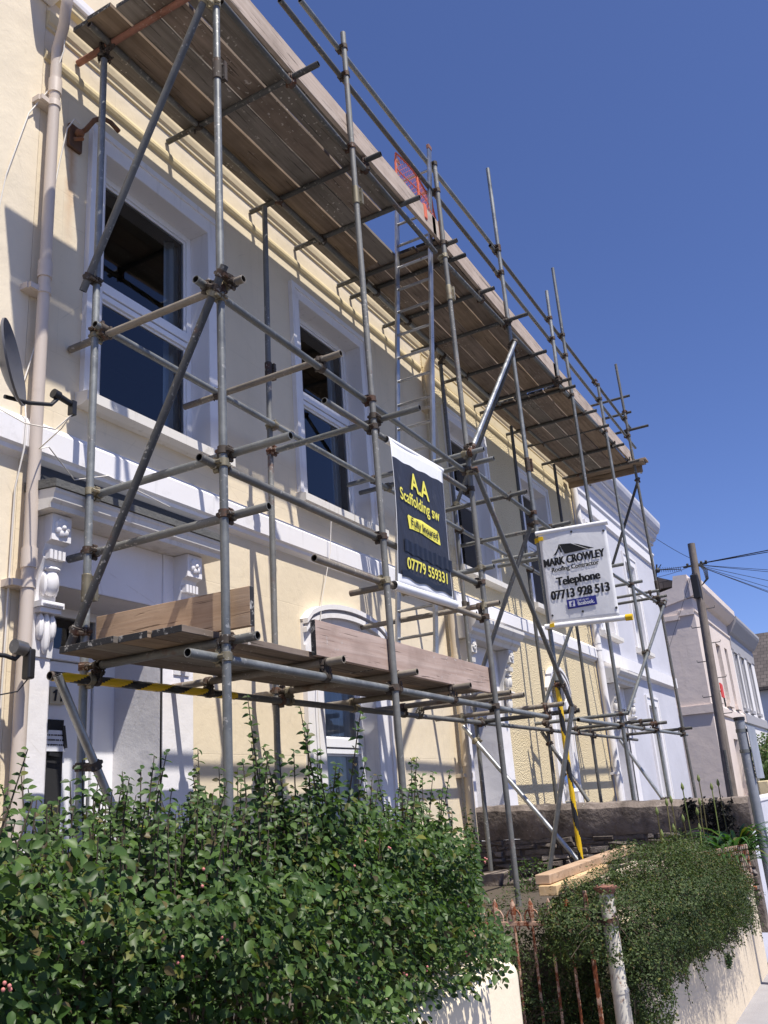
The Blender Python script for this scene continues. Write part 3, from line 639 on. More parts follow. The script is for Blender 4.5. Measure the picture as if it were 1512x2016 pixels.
def console(parent, x, w, z1, z0, yfront, mat):
    # carved bracket: scrolled profile, rosette on the block, acanthus below
    mb = MB(); yb = D + 0.002
    dpt = D - yfront
    prof = [(yb, z0), (yb, z1), (yfront, z1), (yfront, z1 - 0.16), (yfront + 0.05, z1 - 0.175), (yfront + 0.075, z1 - 0.24)]
    for k in range(9):
        t = k / 8; prof.append((yfront + 0.06 + 0.05 * math.sin(t * math.pi * 1.1) * (1 - t) + t * (dpt - 0.10), z1 - 0.26 - t * (z1 - 0.26 - z0)))
    mb.prism(prof, 'x', x, x + w)
    cx = x + w / 2
    for k in range(7):
        a = k * 2 * math.pi / 7; mb.ball((cx + 0.034 * math.cos(a), yfront - 0.004, z1 - 0.08 + 0.034 * math.sin(a)), (0.026, 0.018, 0.026), 8, 5)
    mb.ball((cx, yfront - 0.012, z1 - 0.08), 0.02, 8, 6)
    # ribs, urn and leaf
    for k in range(4): mb.box(x + 0.012 + k * (w - 0.02) / 4, x + 0.012 + k * (w - 0.02) / 4 + w / 7, yfront + 0.02, yfront + 0.09, z1 - 0.27, z1 - 0.215)
    ym = yfront + 0.075; zm = z1 - 0.40
    mb.ball((cx, ym, zm), (0.05, 0.045, 0.085), 10, 8); mb.ball((cx, ym - 0.01, zm + 0.075), (0.055, 0.035, 0.02), 10, 6)
    for s in (-1, 1): mb.ball((cx + s * 0.042, ym + 0.01, zm - 0.01), (0.018, 0.03, 0.075), 8, 6)
    mb.box(x - 0.012, x + w + 0.012, ym - 0.03, yb, zm - 0.155, zm - 0.12); mb.box(x - 0.004, x + w + 0.004, ym - 0.015, yb, zm - 0.185, zm - 0.157)
    for k in range(7): mb.ball((x + w * (k + 0.5) / 7, ym - 0.03, zm - 0.138), 0.014, 6, 5)
    zl = zm - 0.20
    for s, ln in ((0, 0.20), (-1, 0.13), (1, 0.13)):
        mb.ball((cx + s * 0.042, ym + 0.025, zl - ln * 0.5), (0.026 if s else 0.03, 0.03, ln * 0.62), 8, 7)
    return mb.build('console', mat, parent, smooth=35)

def doorway(parent, c, mats, ztop=3.07, variant='flat'):
    # white surround, recessed door, hood on two carved consoles.  c = centre of the opening
    wm, tm = mats; x0, x1 = c - 0.515, c + 0.435; yd = 4.62
    sb = MB()
    sb.box(x0 - 0.22, x0, D - 0.03, D + 0.002, 0.8, 3.46); sb.box(x1, x1 + 0.31, D - 0.03, D + 0.002, 0.8, 3.46); sb.box(x0, x1, D - 0.02, D + 0.002, ztop, 3.46)
    s = sb.build('door_surround', 'textured' if tm == 'white' else tm, parent, bevel=0.008)
    rb = MB()   # lining of the recess
    rb.face([(x0, D - 0.03, 0.8), (x0, D - 0.03, ztop), (x0, yd + 0.1, ztop), (x0, yd + 0.1, 0.8)]); rb.face([(x1, D - 0.03, 0.8), (x1, yd + 0.1, 0.8), (x1, yd + 0.1, ztop), (x1, D - 0.03, ztop)])
    rb.face([(x0, D - 0.02, ztop), (x1, D - 0.02, ztop), (x1, yd + 0.1, ztop), (x0, yd + 0.1, ztop)])
    rb.build('recess_lining', 'textured' if tm == 'white' else tm, s)
    db = MB(); zt = 2.72
    for a, b in ((x0, x0 + 0.06), (x1 - 0.19, x1)): db.box(a, b, yd, yd + 0.07, 0.8, ztop)
    db.box(x0 + 0.06, x1 - 0.19, yd - 0.015, yd + 0.07, zt, zt + 0.07); db.box(x0 + 0.06, x1 - 0.19, yd, yd + 0.07, ztop - 0.06, ztop)
    f = db.build('door_frame', 'upvc', parent, bevel=0.004)
    pb = MB(); pb.face([(x0 + 0.06, yd + 0.03, zt + 0.07), (x1 - 0.19, yd + 0.03, zt + 0.07), (x1 - 0.19, yd + 0.03, ztop - 0.06), (x0 + 0.06, yd + 0.03, ztop - 0.06)]); pb.build('fanlight', 'glass', f)
    lb = MB(); a, b = x0 + 0.065, x1 - 0.195
    lb.box(a, b, yd + 0.02, yd + 0.06, 0.82, zt - 0.005)
    for za, zb in ((2.0, 2.36), (1.2, 1.9)):                                    # raised panels on the leaf
        lb.box(a + 0.07, a + 0.24, yd + 0.008, yd + 0.02, za, zb)
    d = lb.build('door', 'upvc', parent, bevel=0.004)
    gb = MB(); gb.box(a + 0.33, a + 0.46, yd + 0.012, yd + 0.018, 1.0, 2.34); gb.build('door_glass', 'dark', d)
    hb = MB(); hb.tube([(b - 0.05, yd - 0.03, 1.72), (b - 0.05, yd - 0.03, 1.86)], 0.011, 8); hb.box(b - 0.062, b - 0.038, yd - 0.03, yd + 0.018, 1.78, 1.80); hb.build('handle', 'steel', d)
    # hood
    hx0, hx1 = c - 0.735, c + 0.845
    if variant == 'flat':
        hood = [(D + 0.002, 3.46), (3.99, 3.46), (3.985, 3.49), (3.965, 3.51), (3.96, 3.545), (3.95, 3.56), (3.95, 3.575), (D + 0.002, 3.60)]
        h = MB(); h.prism(hood, 'x', hx0, hx1); ho = h.build('hood', 'oldwhite', parent)
        fb = MB(); fb.prism([(D - 0.003, 3.604), (D - 0.003, 3.66), (3.955, 3.632), (3.935, 3.624), (3.935, 3.577), (3.948, 3.579)], 'x', hx0 - 0.01, hx1 + 0.01); fb.build('felt', 'felt', ho)
        f2 = MB(); f2.box(hx0 + 0.02, hx1 + 0.02, D - 0.012, D - 0.001, 3.665, 3.799); f2.build('flashing', 'flash', ho)
    else:
        hood = [(D + 0.002, 3.46), (4.0, 3.46), (3.98, 3.50), (3.94, 3.53), (3.94, 3.57), (3.90, 3.60), (3.87, 3.65), (3.87, 3.69), (D + 0.002, 3.74)]
        h = MB(); h.prism(hood, 'x', hx0, hx1); ho = h.build('hood', tm if tm != 'white' else 'oldwhite', parent)
    cm = 'oldwhite' if variant != 'lilac' else tm
    yf = 4.05 if variant == 'flat' else 4.0
    console(parent, x0 - 0.145, 0.145, 3.455, 2.62, yf, 'white' if variant == 'flat' else cm); console(parent, x1 + 0.10, 0.155, 3.455, 2.62, yf, 'white' if variant == 'flat' else cm)
    return s

def drainpipe(parent, x, y, z0, z1, mat, brackets, swan=None, r=0.05):
    pts = [(x, y, z0), (x, y, z1)]
    if swan: pts += swan
    mb = MB(); mb.tube(pts, r, 16)
    for zz in brackets: mb.tube([(x, y, zz + 0.12), (x, y, zz + 0.24)], r + 0.008, 16)
    p = mb.build('drainpipe', mat, parent, smooth=50)
    for zz in brackets:
        b = MB(); b.tube([(x, y, zz), (x, y, zz + 0.05)], r + 0.007, 16); b.box(x - 0.115, x + 0.03, y + 0.02, D + 0.004, zz + 0.004, zz + 0.046); b.tube([(x - 0.09, y - 0.0, zz + 0.025), (x - 0.09, y + 0.05, zz + 0.025)], 0.014, 8); b.box(x - 0.105, x - 0.04, y - 0.004, y + 0.02, zz + 0.006, zz + 0.044)
        b.build('pipe_bracket', mat, p, smooth=40)
    return p

# cream house
HA = thing('terraced_house', 'smooth cream stucco terraced house behind the scaffold, with white hood over its front door', 'house', (6.37, D, 0.3))
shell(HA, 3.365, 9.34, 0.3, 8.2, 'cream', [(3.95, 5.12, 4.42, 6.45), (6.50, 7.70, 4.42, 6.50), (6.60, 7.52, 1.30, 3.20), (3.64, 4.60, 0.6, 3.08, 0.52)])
moulding(HA, 'string_course', 3.365, 9.30, STRING, 'white'); moulding(HA, 'bead_moulding', 3.365, 9.30, BEAD, 'creamtrim'); moulding(HA, 'cornice', 3.365, 9.30, UPPER, 'creamtrim')
mb = MB(); mb.prism([(D, 7.44), (D - 0.04, 7.455), (D - 0.045, 7.465), (D - 0.045, 7.58), (D, 7.58)], 'x', 3.30, 9.33); e = mb.build('eaves', 'creamtrim', HA)
mb = MB(); mb.prism([(D - 0.047, 7.52), (D - 0.065, 7.53), (D - 0.07, 7.56), (D - 0.07, 7.62), (D - 0.047, 7.62)], 'x', 3.28, 9.33); mb.build('gutter', 'white', e)
window(HA, 3.95, 5.12, 4.42, 6.45, 5.47, surround=0.15, top_extra=0.17, frame=0.055, curtain='side', depth=0.16); window(HA, 6.50, 7.70, 4.42, 6.50, 5.62, surround=0.135, top_extra=0.14, frame=0.055, curtain='side', depth=0.16)
window(HA, 6.60, 7.52, 1.30, 3.20, 2.25, arch=(3.02, 3.14, 0.31), surround=0.28, curtain='full', sill=False, bottom=0.9, depth=0.13)
doorway(HA, 4.155, ('cream', 'white'))
drainpipe(HA, 3.405, 4.125, 0.8, 6.93, 'pipe', (2.99, 4.93, 6.42), [(3.405, 4.11, 6.98), (3.38, 4.04, 7.08), (3.34, 3.98, 7.16), (3.33, 3.95, 7.26), (3.33, 3.95, 7.52)], 0.038)
mb = MB(); mb.prism([(D - 0.003, 7.36), (D - 0.20, 7.40), (D - 0.27, 7.44), (D - 0.29, 7.52), (D - 0.29, 7.66), (D - 0.003, 7.70)], 'x', 3.20, 3.40); mb.build('gutter_end', 'white', e, bevel=0.02)
# left neighbour
HL = thing('terraced_house', 'cream stucco house end at the left edge, carrying the satellite dish', 'house', (0.3, D, 0.3))
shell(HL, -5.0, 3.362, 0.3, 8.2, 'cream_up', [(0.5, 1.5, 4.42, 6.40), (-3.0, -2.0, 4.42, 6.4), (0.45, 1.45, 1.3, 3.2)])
moulding(HL, 'string_course', -5.0, 3.362, STRING, 'white')
window(HL, 0.5, 1.5, 4.42, 6.40, 5.47, curtain='side'); window(HL, -3.0, -2.0, 4.42, 6.40, 5.47, curtain='side'); window(HL, 0.45, 1.45, 1.3, 3.2, 2.25, curtain='full')
# pebbledashed house
HB = thing('terraced_house', 'yellow pebbledashed terraced house in the middle of the row, beside the smooth cream one', 'house', (12.4, D, 0.3))
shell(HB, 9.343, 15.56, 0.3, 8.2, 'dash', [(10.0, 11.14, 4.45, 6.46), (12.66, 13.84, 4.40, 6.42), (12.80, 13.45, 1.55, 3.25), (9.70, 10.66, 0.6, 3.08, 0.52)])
moulding(HB, 'string_course', 9.37, 15.50, STRING, 'white'); moulding(HB, 'bead_moulding', 9.37, 15.50, BEAD, 'creamtrim'); moulding(HB, 'cornice', 9.37, 15.50, UPPER, 'creamtrim')
mb = MB(); mb.box(9.36, 15.52, D - 0.012, D + 0.001, 6.967, 7.128); mb.build('frieze', 'creamtrim', HB)
mb = MB(); mb.prism([(D, 7.44), (D - 0.04, 7.455), (D - 0.045, 7.465), (D - 0.045, 7.58), (D, 7.58)], 'x', 9.343, 15.56); mb.build('eaves', 'creamtrim', HB)
window(HB, 10.0, 11.14, 4.45, 6.46, 5.6, surround=0.14, top_extra=0.16, frame=0.055, curtain='blue', depth=0.16); window(HB, 12.66, 13.84, 4.40, 6.42, 5.5, surround=0.15, top_extra=0.15, frame=0.055, curtain='blue', depth=0.16)
window(HB, 12.80, 13.45, 1.55, 3.25, 2.35, arch=(2.98, 3.32, 0.17), surround=0.17, curtain='full', sill=False, bottom=0.9, open_sash=1, depth=0.16)
doorway(HB, 10.215, ('dash', 'white'), variant='cornice')
drainpipe(HB, 9.345, 4.115, 0.5, 6.9, 'creampipe', (1.9, 3.0, 4.6, 6.3), [(9.345, 4.10, 6.96), (9.345, 3.98, 7.12), (9.345, 3.93, 7.4)])
# lilac grey house
HC = thing('terraced_house', 'lilac grey house with white trim at the far end of the scaffold', 'house', (18.9, D, 0.3))
shell(HC, 15.563, 22.1, 0.3, 8.2, 'lilac', [(16.32, 17.22, 4.47, 6.40), (19.02, 19.86, 4.45, 6.35), (19.08, 19.78, 1.2, 3.27), (16.08, 17.04, 0.6, 3.08, 0.52)])
moulding(HC, 'string_course', 15.60, 22.12, [(0.0, 3.79), (0.10, 3.83), (0.10, 4.06), (0.03, 4.10), (0.0, 4.10)], 'white')
moulding(HC, 'frieze_band', 15.60, 22.12, [(0.0, 6.80), (0.05, 6.83), (0.05, 7.06), (0.08, 7.10), (0.08, 7.14), (0.0, 7.17)], 'white')
moulding(HC, 'cornice', 15.60, 22.45, [(0.0, 7.42), (0.05, 7.45), (0.05, 7.52), (0.12, 7.56), (0.15, 7.64), (0.15, 7.70), (0.22, 7.73), (0.27, 7.84), (0.29, 7.93), (0.29, 8.00), (0.0, 8.08)], 'lilac')
moulding(HC, 'cornice_edge', 15.60, 22.44, [(0.152, 7.66), (0.17, 7.66), (0.17, 7.695), (0.152, 7.695)], 'white')
window(HC, 16.32, 17.22, 4.47, 6.40, 5.5, surround=0.17, curtain='side', mat='white'); window(HC, 19.02, 19.86, 4.45, 6.35, 5.5, surround=0.17, curtain='full', mat='white', open_sash=2)
window(HC, 19.08, 19.78, 1.2, 3.27, 2.3, surround=0.2, curtain='full', mat='white', sill=False, bottom=0.8)
doorway(HC, 16.60, ('lilac', 'white'), variant='cornice')
drainpipe(HC, 15.57, 4.13, 0.5, 7.2, 'white', (1.9, 4.0, 6.1), None, 0.06)
# pink house beyond the gap, with a stepped parapet end
HD = thing('end_house', 'pale pink rendered house beyond the gap, with a sloping parapet on its end wall', 'house', (30.2, D, 0.3))
shell(HD, 27.1, 33.6, 0.3, 6.9, 'pink', [(30.1, 31.0, 4.0, 5.9), (31.9, 32.5, 4.0, 5.95), (28.1, 28.9, 4.0, 5.9), (30.1, 31.0, 1.2, 2.9)], roof=False)
mb = MB(); mb.prism([(D, 6.9), (D, 7.2), (D - 0.08, 7.24), (D - 0.08, 7.30), (D + 0.02, 7.31), (D + 0.02, 7.58), (4.62, 7.60), (4.70, 7.25), (5.2, 7.15), (9.0, 5.9)], 'x', 27.06, 27.6); mb.build('parapet', 'pink', HD)
moulding(HD, 'string_course', 27.05, 33.6, [(0.0, 3.52), (0.05, 3.55), (0.05, 3.78), (0.0, 3.83)], 'pink')
mb = MB(); mb.box(27.04, 27.099, D - 0.05, 9.0, 3.55, 3.78); mb.build('end_band', 'pink', HD)
moulding(HD, 'frieze', 27.05, 33.6, [(0.0, 6.44), (0.04, 6.47), (0.04, 6.53), (0.0, 6.56)], 'pink')
moulding(HD, 'cornice', 27.0, 33.6, [(0.0, 6.9), (0.12, 6.95), (0.30, 7.12), (0.34, 7.2), (0.34, 7.38), (0.0, 7.45)], 'pink')
mb = MB(); mb.prism([(D + 0.1, 7.4), (9, 7.4), (6.6, 8.4)], 'x', 27.62, 33.55); mb.build('roof', 'slates', HD)
mb = MB(); mb.box(27.03, 27.099, 4.64, 5.16, 6.28, 6.42); mb.box(27.04, 27.099, D, 4.64, 6.38, 6.54); mb.build('end_coping', 'pink', HD)
for x0, x1 in ((30.1, 31.0), (31.9, 32.5), (28.1, 28.9)):
    mb = MB(); mb.box(x0, x1, D + 0.16, D + 0.2, 4.0, 5.95); w = mb.build('window', 'upvc', HD); mb = MB(); mb.box(x0 + 0.07, x1 - 0.07, D + 0.15, D + 0.158, 4.07, 5.88); mb.build('pane', 'flash', w); mb = MB(); mb.box(x0 - 0.08, x1 + 0.08, D - 0.1, D + 0.16, 3.88, 3.998); mb.build('sill', 'pink', w)
mb = MB(); mb.box(30.1, 31.0, D + 0.16, D + 0.2, 1.2, 2.9); mb.build('window', 'upvc', HD)
HE = thing('terraced_house', 'white house with grey bands adjoining the pink one', 'house', (36.5, D, 0.3))
shell(HE, 33.603, 39.6, 0.3, 6.9, 'whitewall', [(33.9, 34.6, 4.05, 6.0), (35.5, 36.2, 4.05, 6.0), (37.5, 38.2, 4.05, 6.0), (36.4, 37.1, 1.4, 2.85), (38.6, 39.2, 1.4, 2.85)], roof=False)
moulding(HE, 'string_course', 33.603, 39.65, [(0.0, 3.5), (0.07, 3.54), (0.07, 3.84), (0.0, 3.9)], 'greytrim')
moulding(HE, 'frieze', 33.603, 39.62, [(0.0, 6.1), (0.03, 6.12), (0.05, 6.5), (0.03, 6.6), (0.0, 6.62)], 'greytrim')
moulding(HE, 'cornice', 33.603, 39.75, [(0.0, 6.62), (0.12, 6.7), (0.34, 7.02), (0.38, 7.12), (0.38, 7.22), (0.0, 7.3)], 'greytrim')
mb = MB(); mb.prism([(D - 0.2, 7.28), (9, 7.28), (6.6, 8.3)], 'x', 33.61, 39.5); mb.build('roof', 'flash', HE)
for x0, x1 in ((33.9, 34.6), (35.5, 36.2), (37.5, 38.2)):
    mb = MB(); mb.box(x0, x1, D + 0.16, D + 0.2, 4.05, 6.0); w = mb.build('window', 'upvc', HE); mb = MB(); mb.box(x0 + 0.06, x1 - 0.06, D + 0.15, D + 0.158, 4.1, 5.94); mb.build('pane', 'flash', w); mb = MB(); mb.box(x0 - 0.08, x1 + 0.08, D - 0.1, D + 0.16, 3.93, 4.048); mb.build('sill', 'greytrim', w)
    mb = MB(); mb.box(x0 - 0.14, x0, D - 0.04, D + 0.002, 4.05, 6.0); mb.box(x1, x1 + 0.14, D - 0.04, D + 0.002, 4.05, 6.0); mb.box(x0 - 0.16, x1 + 0.16, D - 0.07, D + 0.002, 6.0, 6.08); mb.build('architrave', 'greytrim', w)
for x0, x1 in ((36.4, 37.1), (38.6, 39.2)):
    mb = MB(); mb.box(x0, x1, D + 0.16, D + 0.2, 1.4, 2.85); w = mb.build('window', 'upvc', HE); mb = MB(); mb.box(x0 + 0.06, x1 - 0.06, D + 0.15, D + 0.158, 1.46, 2.78); mb.build('pane', 'flash', w)
    mb = MB(); n = 12; xm = (x0 + x1) / 2; r = (x1 - x0) / 2
    for k in range(n):
        a, b = math.pi * k / n, math.pi * (k + 1) / n
        mb.prism([(xm + r * math.cos(a), 2.55 + r * math.sin(a)), (xm + (r + .13) * math.cos(a), 2.55 + (r + .13) * math.sin(a)), (xm + (r + .13) * math.cos(b), 2.55 + (r + .13) * math.sin(b)), (xm + r * math.cos(b), 2.55 + r * math.sin(b))], 'y', D - 0.05, D + 0.002)
    mb.build('architrave', 'greytrim', w)
# slate-roofed house crossing the end of the street
HF = thing('house', 'white gabled house with a big brown slate roof closing the far right of the view', 'house', (52, 6, 0.3))
mb = MB(); mb.box(46, 60, 1.0, 12, 0.3, 5.75); mb.build('wall', 'whitewall', HF)
mb = MB(); mb.prism([(45.6, 5.6), (60.4, 5.6), (60.4, 5.75), (51, 9.0), (45.6, 5.75)], 'y', 0.8, 12.2)
mb.build('roof', 'slates', HF)
mb = MB(); mb.box(45.94, 45.998, 3.0, 4.2, 3.0, 4.4); mb.build('window', 'flash', HF)
# ------------------------------------------------------------------ the scaffold
SC = thing('scaffold', 'galvanised tube and board scaffold standing along the fronts of the cream and pebbledashed houses', 'scaffolding', (9.3, 3.4, 0.8))
tubes = []
special = {4: 'steel', 67: 'redtube', 84: 'bright', 85: 'steel3', 82: 'steel2', 83: 'steel3', 91: 'bright', 92: 'bright', 93: 'steel2', 94: 'bright', 95: 'bright', 53: 'beige', 54: 'beige', 55: 'beige', 56: 'beige', 57: 'beige',
           58: 'beige', 50: 'beige', 51: 'beige', 9: 'steel2', 10: 'steel2', 11: 'steel3', 12: 'steel3', 13: 'steel3', 7: 'steel2', 6: 'steel', 89: 'steel3', 37: 'beige', 34: 'beige', 25: 'steel', 18: 'beige', 36: 'steel2'}
base_cycle = ['steel', 'steel', 'steel2', 'steel', 'steel2']
for i, (kind, a, b) in enumerate(TUBES):
    mb = MB(); mb.pipe(a, b, n=18 if a[0] < 8 else 12)
    mat = special.get(i, 'steel3' if kind == 'transom' and (a[2] > 6.9 or (2.4 < a[2] < 2.6 and i % 2)) else base_cycle[(i * 7) % 5])
    nm = {'puncheon': 'guard_post'}.get(kind, kind)
    o = mb.build(nm, [mat, 'bore'], SC, smooth=40); tubes.append((o, Vector(a), Vector(b), kind))

def seg_near(p1, q1, p2, q2):
    d1 = q1 - p1; d2 = q2 - p2; r = p1 - p2; a = d1.dot(d1); e = d2.dot(d2); f = d2.dot(r); c = d1.dot(r); b = d1.dot(d2); den = a * e - b * b
    s = min(1, max(0, (b * f - c * e) / den)) if den > 1e-6 else 0.0
    t = (b * s + f) / e
    if t < 0: t = 0; s = min(1, max(0, -c / a))
    elif t > 1: t = 1; s = min(1, max(0, (b - c) / a))
    return p1 + d1 * s, p2 + d2 * t, s, t
def coupler(mb, A, da, B, db, seed):
    # two hinged bands gripping the two tubes, with a saddle between and bolts sticking out
    rr = random.Random(seed); da = da.normalized(); db = db.normalized()
    for P, d, o in ((A, da, B), (B, db, A)):
        mb.tube([P - d * 0.024, P - d * 0.022, P + d * 0.022, P + d * 0.024], 0.031, 12, rr=[0.027, 0.032, 0.032, 0.027])
        n = (o - P); n = n - d * n.dot(d)
        n = n.normalized() if n.length > 1e-4 else d.orthogonal().normalized()
        s = d.cross(n).normalized()
        for sg in (1, -1):
            c = P + s * 0.036 * sg
            mb.tube([c - n * 0.014, c + n * 0.02], 0.013, 6)
            mb.tube([c + n * 0.018, c + n * (0.05 + 0.015 * rr.random())], 0.006, 6); mb.tube([c + n * 0.03, c + n * 0.042], 0.011, 6)
    mb.tube([A, B], 0.02, 8)
cam_p = Vector((0, 0, 1.65)); cands = []
for i in range(len(tubes)):
    for j in range(i + 1, len(tubes)):
        oi, a1, b1, k1 = tubes[i]; oj, a2, b2, k2 = tubes[j]
        if (b1 - a1).normalized().cross((b2 - a2).normalized()).length < 0.2: continue
        P, Q, s, t = seg_near(a1, b1, a2, b2)
        if (P - Q).length < 0.115 and not (i == 26 and j == 95): cands.append((((P + Q) / 2 - cam_p).length, i, j, P, Q))
cands.sort(key=lambda c: c[0])
far = MB()
for n, (dist, i, j, P, Q) in enumerate(cands):
    owner = i if tubes[i][3] in ('standard', 'guard_post') else j
    mb = far if n >= 98 else MB()
    coupler(mb, P, tubes[i][2] - tubes[i][1], Q, tubes[j][2] - tubes[j][1], n)
    if n < 98: mb.build('coupler', 'rust' if n % 4 else 'fit', tubes[owner][0], smooth=35)
if far.f:
    o = far.build('coupler', 'rust', SC, smooth=35); o['kind'] = 'stuff'
# sleeve joints where two lengths of standard meet
for i, zz in ((0, 6.30), (1, 6.48), (2, 6.5), (3, 5.2), (9, 5.22), (8, 3.0), (10, 3.75), (7, 4.9)):
    o, a, b, k = tubes[i]; t = (zz - a.z) / (b.z - a.z); c = a + (b - a) * t; d = (b - a).normalized()
    mb = MB(); mb.tube([c - d * 0.085, c - d * 0.08, c + d * 0.08, c + d * 0.085], 0.03, 14, rr=[0.027, 0.031, 0.031, 0.027])
    for z2 in (-0.045, 0.045): mb.tube([c + d * z2 + Vector((0.02, -0.035, 0)), c + d * z2 + Vector((0.075, -0.02, 0))], 0.010, 6)
    mb.box(c.x + 0.022, c.x + 0.05, c.y - 0.045, c.y - 0.005, c.z - 0.075, c.z + 0.075)
    mb.build('sleeve_coupler', 'fit' if i in (1, 2, 8) else 'rust', o, smooth=35)
# hazard tape wound round two tubes
def tape(i, f0, f1, pitch, ph=0.0):
    o, a, b, k = tubes[i]; d = (b - a).normalized(); L = (b - a).length; u = d.orthogonal().normalized(); w = d.cross(u); mb = MB(); n = 18; m = int((f1 - f0) / 0.02)
    for q in range(m):
        t0 = f0 + (f1 - f0) * q / m; t1 = f0 + (f1 - f0) * (q + 1) / m
        for s in range(n):
            A0, A1 = 2 * math.pi * s / n, 2 * math.pi * (s + 1) / n
            P = lambda t, A: a + d * t + (u * math.cos(A) + w * math.sin(A)) * (0.0262 + 0.0012 * math.sin(9 * A + t * 40))
            mb.face([P(t0, A0), P(t0, A1), P(t1, A1), P(t1, A0)], 0 if ((t0 / pitch + s / n + ph) % 1) < 0.5 else 1)
    mb.build('hazard_tape', ['yellow', 'black'], o, smooth=60)
tape(26, 0.015, 1.60, 0.36, 0.62); tape(3, 0.02, 1.98, 0.46)

# boards
def board(name, x0, x1, y0, y1, z0, z1, mat, th=0.038, sag=0.0, ends=True):
    # z0, z1: heights of the underside at the two ends
    mb = MB(); rr = random.Random(int(x0 * 1000 + y0 * 7919)); n = 10; i = 0
    for k in range(n + 1):
        t = k / n; x = x0 + (x1 - x0) * t; z = z0 + (z1 - z0) * t - sag * 4 * t * (1 - t) + rr.uniform(-0.0015, 0.0015); e = rr.uniform(-0.002, 0.002)
        mb.v += [(x, y0 + e, z), (x, y1 + e, z), (x, y1 + e, z + th), (x, y0 + e, z + th)]
    for k in range(n):
        p = 4 * k
        for a in range(4): mb.f.append((p + a, p + (a + 1) % 4, p + 4 + (a + 1) % 4, p + 4 + a)); mb.mi.append(0)
    mb.f.append((3, 2, 1, 0)); mb.f.append((4 * n, 4 * n + 1, 4 * n + 2, 4 * n + 3)); mb.mi += [1, 1]
    o = mb.build(name, [mat, 'endpaint' if ends else mat], SC, bevel=0.003); return o
ROWS = [2.966, 3.205, 3.437, 3.652, 3.885]
BWS = [0.226, 0.22, 0.203, 0.224, 0.145]
KINDS = [['deckgrey', 'deck', 'deckgrey', 'deckwarm', 'deckgrey'], ['deck', 'deckwarm', 'deck', 'deck', 'deckgrey'], ['deckwarm', 'deck', 'deckgrey', 'deck', 'deck']]
def bw(k): return BWS[k]
r = random.Random(3)
for k, y in enumerate(ROWS):          # first lift of boards, with the gap left for the ladder
    x1 = 6.535 if k < 2 else 7.36
    board('deck_board', (2.87 if k < 2 else 3.47) + r.uniform(-0.03, 0.03), x1 + r.uniform(-0.02, 0.02), y, y + bw(k) - (0.006 if k in (0, 2) else 0), 7.093, 7.112, KINDS[0][k])
for k, y in enumerate(ROWS): board('deck_board', 7.22 + r.uniform(-0.02, 0.03), 11.12 + r.uniform(-0.03, 0.03), y + 0.004, y + bw(k) + 0.003, 7.113, 7.052, KINDS[1][k])
for k, y in enumerate(ROWS): board('deck_board', 11.17 + r.uniform(-0.02, 0.03), 15.05 + r.uniform(-0.03, 0.03), y + 0.002, y + bw(k), 7.04, 7.075, KINDS[2][k])
mb = MB(); mb.box(15.08, 15.30, 2.72, 4.15, 7.075, 7.113); mb.build('deck_board', 'deckend', SC, bevel=0.004)
mb = MB(); mb.box(15.12, 15.34, 2.68, 4.16, 7.115, 7.153); mb.build('deck_board', 'deckend', SC, bevel=0.004)
mb = MB(); mb.box(15.305, 15.343, 2.80, 4.16, 6.97, 7.112); mb.build('toe_board', 'deckend', SC, bevel=0.004)
for x0, x1, z0, z1, ex in ((2.84, 7.20, 7.085, 7.115, 0.0), (7.12, 11.0, 7.12, 7.06, 0.0), (10.9, 15.28, 7.055, 7.12, 0.0)):
    mb = MB(); mb.v = [(x0, 2.925, z0), (x1, 2.925, z1), (x1, 2.963, z1), (x0, 2.963, z0), (x0, 2.925, z0 + 0.225), (x1, 2.925, z1 + 0.225), (x1, 2.963, z1 + 0.225), (x0, 2.963, z0 + 0.225)]
    dy = 0.0 if x0 != 7.12 else 0.0
    mb.f = [(0, 3, 2, 1), (4, 5, 6, 7), (0, 1, 5, 4), (2, 3, 7, 6), (1, 2, 6, 5), (0, 4, 7, 3)]; mb.mi = [0, 0, 0, 0, 1, 1]
    o = mb.build('toe_board', ['toe', 'endpaint'], SC, bevel=0.003)
# lower deck round the doorway and window
r = random.Random(9)
for k, y in enumerate([2.99, 3.197, 3.404, 3.611]): board('deck_board', 3.42 - 0.02 * k + r.uniform(-0.02, 0.02), 5.35 if k == 0 else 7.32, y, y + 0.202, 2.565, 2.555, ['deck', 'deckwarm', 'deckgrey', 'deck'][k], ends=True)
board('deck_board', 5.39, 7.30, 2.99, 3.192, 2.556, 2.55, 'deck')
mb = MB(); mb.v = [(3.735, 2.80, 2.61), (3.735, 3.92, 2.625), (3.773, 3.92, 2.625), (3.773, 2.80, 2.61)]; mb.v += [(x, y, z + 0.215) for x, y, z in mb.v]
mb.f = [(0, 3, 2, 1), (4, 5, 6, 7), (0, 1, 5, 4), (2, 3, 7, 6), (1, 2, 6, 5), (0, 4, 7, 3)]; mb.mi = [0, 0, 0, 0, 1, 1]; mb.build('toe_board', ['toeend', 'endpaint'], SC, bevel=0.003)
mb = MB(); mb.v = [(4.565, 2.93, 2.562), (7.35, 2.93, 2.53), (7.35, 2.968, 2.53), (4.565, 2.968, 2.562)]; mb.v += [(x, y, z + 0.222) for x, y, z in mb.v]
mb.f = [(0, 3, 2, 1), (4, 5, 6, 7), (0, 1, 5, 4), (2, 3, 7, 6), (1, 2, 6, 5), (0, 4, 7, 3)]; mb.mi = [0, 0, 0, 0, 1, 1]; mb.build('toe_board', ['toered', 'endpaint'], SC, bevel=0.003)

